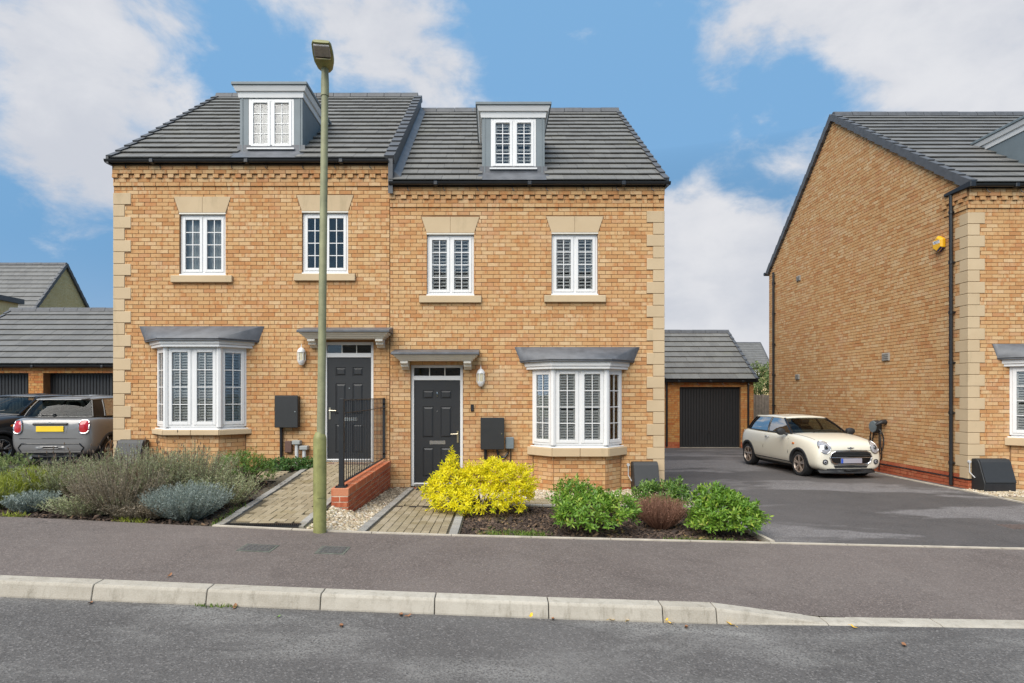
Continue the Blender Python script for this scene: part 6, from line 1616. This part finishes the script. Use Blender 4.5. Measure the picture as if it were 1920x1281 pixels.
# ------------------------------------------------------------------ loose ground: gravel, bark, grass
def scatter(name, n, area, zf, size, mat, shape='pebble', dens=None, parent=None, lift=.3):
    x0, x1, y0, y1 = area; p = np.stack([nrng.uniform(x0, x1, n), nrng.uniform(y0, y1, n)], 1)
    if dens is not None: p = p[np.array([dens(a, b) for a, b in p])]
    n = len(p); z = np.array([zf(a, b) for a, b in p])
    if shape == 'pebble':
        g = (1+5**.5)/2; base = unit(np.array([(-1,g,0),(1,g,0),(-1,-g,0),(1,-g,0),(0,-1,g),(0,1,g),(0,-1,-g),(0,1,-g),(g,0,-1),(g,0,1),(-g,0,-1),(-g,0,1)], float))
        Fc = [(0,11,5),(0,5,1),(0,1,7),(0,7,10),(0,10,11),(1,5,9),(5,11,4),(11,10,2),(10,7,6),(7,1,8),(3,9,4),(3,4,2),(3,2,6),(3,6,8),(3,8,9),(4,9,5),(2,4,11),(6,2,10),(8,6,7),(9,8,1)]
        s = size*nrng.lognormal(0, .3, n); sc = np.stack([s, s*nrng.uniform(.6, 1, n), s*nrng.uniform(.4, .7, n)], 1)
    else:
        base = np.array([(-1,-1,-1),(1,-1,-1),(1,1,-1),(-1,1,-1),(-1,-1,1),(1,-1,1),(1,1,1),(-1,1,1)], float)
        Fc = [(0,2,1),(0,3,2),(4,5,6),(4,6,7),(0,1,5),(0,5,4),(1,2,6),(1,6,5),(2,3,7),(2,7,6),(3,0,4),(3,4,7)]
        s = size*nrng.lognormal(0, .35, n); sc = np.stack([s, s*nrng.uniform(.2, .5, n), s*nrng.uniform(.08, .2, n)], 1)
    V = base[None]*sc[:, None]*(1+nrng.normal(size=(n, len(base), 3))*.10)
    a = nrng.uniform(0, 6.28, n); tl = nrng.normal(size=n)*.35
    ct, st = np.cos(tl)[:, None], np.sin(tl)[:, None]; X, Y_, Z = V[..., 0], V[..., 1], V[..., 2]
    X, Z = X*ct-Z*st, X*st+Z*ct; ca, sa = np.cos(a)[:, None], np.sin(a)[:, None]
    V = np.stack([X*ca-Y_*sa+p[:, 0:1], X*sa+Y_*ca+p[:, 1:2], Z+z[:, None]+(sc[:, 2]*lift)[:, None]], -1)
    o = np_obj(name, V, Fc, nrng.uniform(0, 1, n), mat, parent, smooth=(shape == 'pebble')); return o
def chipmat(name, stops, rough=.9):
    m, t, b = newmat(name); c = ramp(t, attr(t), stops); c = mixc(t, mrange(t, tnoise(t, 60, 3), .3, .7, 0, .4), c, tuple(x*.6 for x in stops[0][1]))
    t.links.new(c, b.inputs['Base Color']); b.inputs['Roughness'].default_value = rough; b.inputs['Specular IOR Level'].default_value = .3; return m
M['pebble'] = chipmat('gravel_cream', [(0,(.30,.22,.13)),(.3,(.48,.39,.26)),(.7,(.62,.54,.41)),(.9,(.70,.65,.56)),(1,(.36,.20,.11))])
M['pebble_dark'] = chipmat('gravel_damp', [(0,(.10,.08,.055)),(.5,(.20,.16,.115)),(1,(.42,.36,.27))])
M['bark'] = chipmat('bark_chips', [(0,(.035,.025,.02)),(.5,(.075,.052,.04)),(.85,(.14,.095,.07)),(1,(.25,.16,.09))])
M['litter'] = chipmat('leaf_litter', [(0,(.06,.07,.02)),(.5,(.13,.10,.04)),(.8,(.24,.15,.06)),(1,(.40,.27,.10))])
M['gravelbase'] = simple('gravel_base', (.26,.205,.135), .95, var=.4, scale=50, bmp=.5, bscale=70)
def zg2(x, y):
    t = min(1, max(0, (x+2.19)/.55)); zl_ = zp(-2.25, y)-.01 if y < 8.25 else G(-1.9, y)-.0
    return zl_*(1-t)+(G(-1.6, y)-.005)*t
sheet('gravel_strip', -2.195, -1.60, 7.055, 8.2, 6, 10, lambda x, y: zg2(x, y)-.02, M['gravelbase'])
sheet('gravel_strip', -1.99, -1.60, 8.2, 11.5, 4, 10, lambda x, y: G(x, y)-.02, M['gravelbase'])
sheet('gravel_strip', -.41, 3.22, 10.22, 11.5, 10, 6, lambda x, y: G(x, y)-.022, M['gravelbase'])
sheet('gravel_strip', 8.97, 12.4, 10.87, 11.75, 8, 6, lambda x, y: G(x, y)-.012, M['gravelbase'])
tag(scatter('gravel', 1900, (-2.17, -1.62, 7.07, 8.18), lambda x, y: zg2(x, y)-.012, .020, M['pebble']), 'pale cream gravel beside the lamp post', 'gravel')
tag(scatter('gravel', 3200, (-1.94, -1.62, 8.2, 11.5), lambda x, y: G(x, y)-.012, .018, M['pebble_dark'], dens=lambda x, y: True), 'darker damp gravel along the retaining wall', 'gravel')
tag(scatter('gravel', 1200, (-1.94, -1.62, 8.2, 9.6), lambda x, y: G(x, y)-.004, .018, M['pebble'], dens=lambda x, y: rng.random() < 1-(y-8.2)/1.4), 'cream gravel thinning out along the retaining wall', 'gravel')
tag(scatter('gravel', 6500, (-.40, 3.2, 10.22, 11.5), lambda x, y: G(x, y)-.012, .016, M['pebble']), 'cream gravel under the right-hand bay window', 'gravel')
tag(scatter('gravel', 4000, (8.98, 12.2, 10.87, 11.72), lambda x, y: G(x, y)-.004, .016, M['pebble']), 'cream gravel at the foot of the detached house', 'gravel')
tag(scatter('bark_mulch', 9000, (-.38, 3.2, 7.08, 9.40), lambda x, y: G(x, y)-.032, .026, M['bark'], 'chip'), 'dark bark chips covering the right-hand bed', 'bark mulch')
tag(scatter('leaf_litter', 900, (-.38, 3.2, 7.08, 9.3), lambda x, y: G(x, y)-.022, .022, M['litter'], 'chip', dens=lambda x, y: math.sin(x*5+1)+math.sin(y*7+x*3) > .4), 'scattered dead leaves on the bark of the right-hand bed', 'leaf litter')
tag(scatter('bark_mulch', 5200, (-6.9, -3.32, 7.1, 9.8), lambda x, y: G(x, y)-.028, .026, M['bark'], 'chip'), 'dark bark chips between the plants of the left bed', 'bark mulch')
def grass(name, n, area, zf, hgt, mat, dens, label):
    x0, x1, y0, y1 = area; p = np.stack([nrng.uniform(x0, x1, n), nrng.uniform(y0, y1, n)], 1); p = p[np.array([dens(a, b) for a, b in p])]; n = len(p)
    pos = np.concatenate([p, np.array([[zf(a, b)-.035] for a, b in p])], 1); d = unit(nrng.normal(size=(n, 3))*.45+np.array([0, 0, 1]))
    V = leaf_verts(pos, d, nrng.normal(size=(n, 3)), hgt*nrng.uniform(.5, 1.3, n), np.full(n, .009), .25)
    return tag(np_obj(name, V, LEAF_F, nrng.uniform(0, 1, n), mat), label, 'grass')
def blob(cx, cy, rx, ry): return lambda x, y: ((x-cx)/rx)**2+((y-cy)/ry)**2 < rng.uniform(.2, 1.0)
grass('grass_patch', 2600, (-.35, 1.0, 7.08, 7.7), G, .06, M['leaf_grass'], blob(.25, 7.28, .50, .20), 'small patch of green grass at the front of the right-hand bed')
grass('weed_patch', 900, (2.0, 3.2, 7.08, 7.5), G, .05, M['leaf_grass'], blob(2.45, 7.2, .6, .12), 'green weeds along the edging below the corner shrub')
grass('weed_patch', 700, (-3.4, -2.9, 7.06, 8.2), G, .07, M['leaf_grass'], lambda x, y: abs(x-edgeL(y)+.06) < .07*rng.random(), 'weeds along the edge of the ramped path')
grass('weed_patch', 380, (-2.25, -2.05, 7.06, 8.0), lambda x, y: zg2(-2.15, y), .06, M['leaf_hebe'], lambda x, y: rng.random() < .6, 'weeds between the gravel and the ramped path')
grass('weed_patch', 900, (-6.8, -3.4, 7.04, 7.2), G, .07, M['leaf_lime'], lambda x, y: math.sin(x*4)+math.sin(x*9+2) > .3, 'green weeds along the pavement under the lavender')
grass('weed_tuft', 90, (-2.40, -2.05, 4.84, 4.87), lambda x, y: road_z(x)+.03, .035, M['leaf_grass'], lambda x, y: rng.random() < .8, 'tiny weeds rooted under the kerb face')
# ------------------------------------------------------------------ small things on the ground
WHERE = {(318,1081): 'brown leaf lying alone on the pavement', (1695,1212): 'brown leaf out on the road by the dropped kerb', (1600,1178): 'yellow leaf beside the flush kerb of the driveway crossing',
         (1370,1173): 'yellow leaf under the sloping end of the raised kerb', (640,1176): 'brown leaf on the road away from the kerb', (1287,1178): 'brown leaf on the road near the sloping kerb end'}
def fallen(px, py, kind, rz):
    Y = ZC*F/(py-YH)
    for _ in range(6):
        x = PX(px, Y); z = road_z(x)+.02*max(0, min(1, (4.9-Y)/3)) if Y < 4.88 else G(x, Y)
        Y = (ZC-z)*F/(py-YH)
    x = PX(px, Y); s = rng.uniform(.028, .042); m = MB()
    n = 9; vs = []
    for k in range(n):
        a = 2*math.pi*k/n; r = s*(1+.25*math.cos(2*a))*(1 if k % 2 else .82); vs.append((r*math.cos(a)*.9, r*math.sin(a)*.5, .006+.012*abs(math.cos(a))))
    m.add([(0, 0, .004)]+vs, [(0, 1+k, 1+(k+1)%n) for k in range(n)]); m.tube([(s*.9, 0, .01), (s*1.5, .004, .006)], .0012, 4)
    o = m.build('fallen_leaf', M[kind]); o.location = (x, Y, z+.003); o.rotation_euler = (rng.uniform(-.25,.25), rng.uniform(-.25,.25), rz)
    nm_ = WHERE.get((px, py)); lab = {'fall_yellow': 'yellow fallen leaf lying in the gutter below the kerb', 'fall_brown': 'brown curled fallen leaf on the asphalt', 'fall_green': 'green fallen leaf on the road near the kerb'}[kind]
    lab = nm_ or lab
    tag(o, lab, 'leaf', {'fall_yellow': 'yellow leaves in the gutter', 'fall_brown': 'brown leaves on the asphalt', 'fall_green': 'green leaf on the road'}[kind])
M['fall_yellow'] = simple('fallen_leaf_yellow', (.70,.42,.02), .6); M['fall_brown'] = simple('fallen_leaf_brown', (.24,.11,.05), .8); M['fall_green'] = simple('fallen_leaf_green', (.13,.25,.03), .6)
for px, py in ((995,1157),(1147,1165),(1177,1166),(1250,1166),(1370,1173),(1258,1171),(1600,1178)): fallen(px, py, 'fall_yellow', rng.uniform(0, 6))
for px, py in ((1037,1163),(752,1155),(1287,1178),(640,1176),(765,1157),(170,1133),(318,1081),(440,1140),(110,1112),(1695,1212)): fallen(px, py, 'fall_brown', rng.uniform(0, 6))
fallen(521, 1159, 'fall_green', 1.0)
M['iron'] = simple('cast_iron', (.085,.082,.078), .6, var=.25, scale=30, bmp=.5, bscale=80); M['mossconc'] = simple('mossy_concrete', (.10,.105,.085), .9, var=.4, scale=18)
def cover(px, py, wx, wy, label, frame_m='mossconc'):
    Y = ZC*F/(py-YH)
    for _ in range(8): x = PX(px, Y); Y = (ZC-G(x, Y))*F/(py-YH)
    t = thing('utility_cover', label, 'utility cover', (x, Y, G(x, Y)), group='utility covers in the pavement')
    def q(mb, a, b, c, d, h0, h1):
        P_ = [(x+a, Y+c), (x+b, Y+c), (x+b, Y+d), (x+a, Y+d)]; mb.hexa([(u_, v_, G(u_, v_)+h0) for u_, v_ in P_]+[(u_, v_, G(u_, v_)+h1) for u_, v_ in P_])
    m = MB(); q(m, -wx/2-.03, wx/2+.03, -wy/2-.03, wy/2+.03, -.03, .004); m.build('surround', M[frame_m], t)
    m = MB(); q(m, -wx/2, wx/2, -wy/2, wy/2, -.03, .008)
    for i in range(5):
        for j in range(4): q(m, -wx/2+wx*(i+.2)/5, -wx/2+wx*(i+.7)/5, -wy/2+wy*(j+.25)/4, -wy/2+wy*(j+.65)/4, .007, .011)
    m.build('lid', M['iron'], t)
cover(484, 1028, .28, .22, 'rectangular iron utility cover in the pavement left of the lamp post')
cover(624, 1032, .24, .24, 'mossy square utility cover in the pavement by the lamp post')
M['rustpaver'] = simple('rusty_iron', (.115,.08,.068), .7, var=.3, scale=30)
t = thing('drain_grate', 'rusty drain grate set in the driveway', 'drain', (PX(1912, 8.3), 8.3, G(7.2, 8.3)))
for i in range(7):
    m = MB(); a = PX(1912, 8.3)-.2+.06*i; m.box(a, a+.035, 8.15, 8.45, G(7.2, 8.3)-.02, G(7.2, 8.3)+.008); m.build('grate_bar', M['rustpaver'], t)
m = MB(); m.box(PX(1912,8.3)-.23, PX(1912,8.3)+.24, 8.12, 8.48, G(7.2,8.3)-.04, G(7.2,8.3)+.004); m.build('grate_frame', M['iron'], t)
# the house across the road, seen mirrored in the window panes
OH = far_house('opposite_house', 'brick house across the road mirrored in the window panes', -9, 8, -22, -13, .1, 5.6, 9.8, 'brick_orange', seed=700)
for o in STAT:
    if '_st' in o: del o['_st']
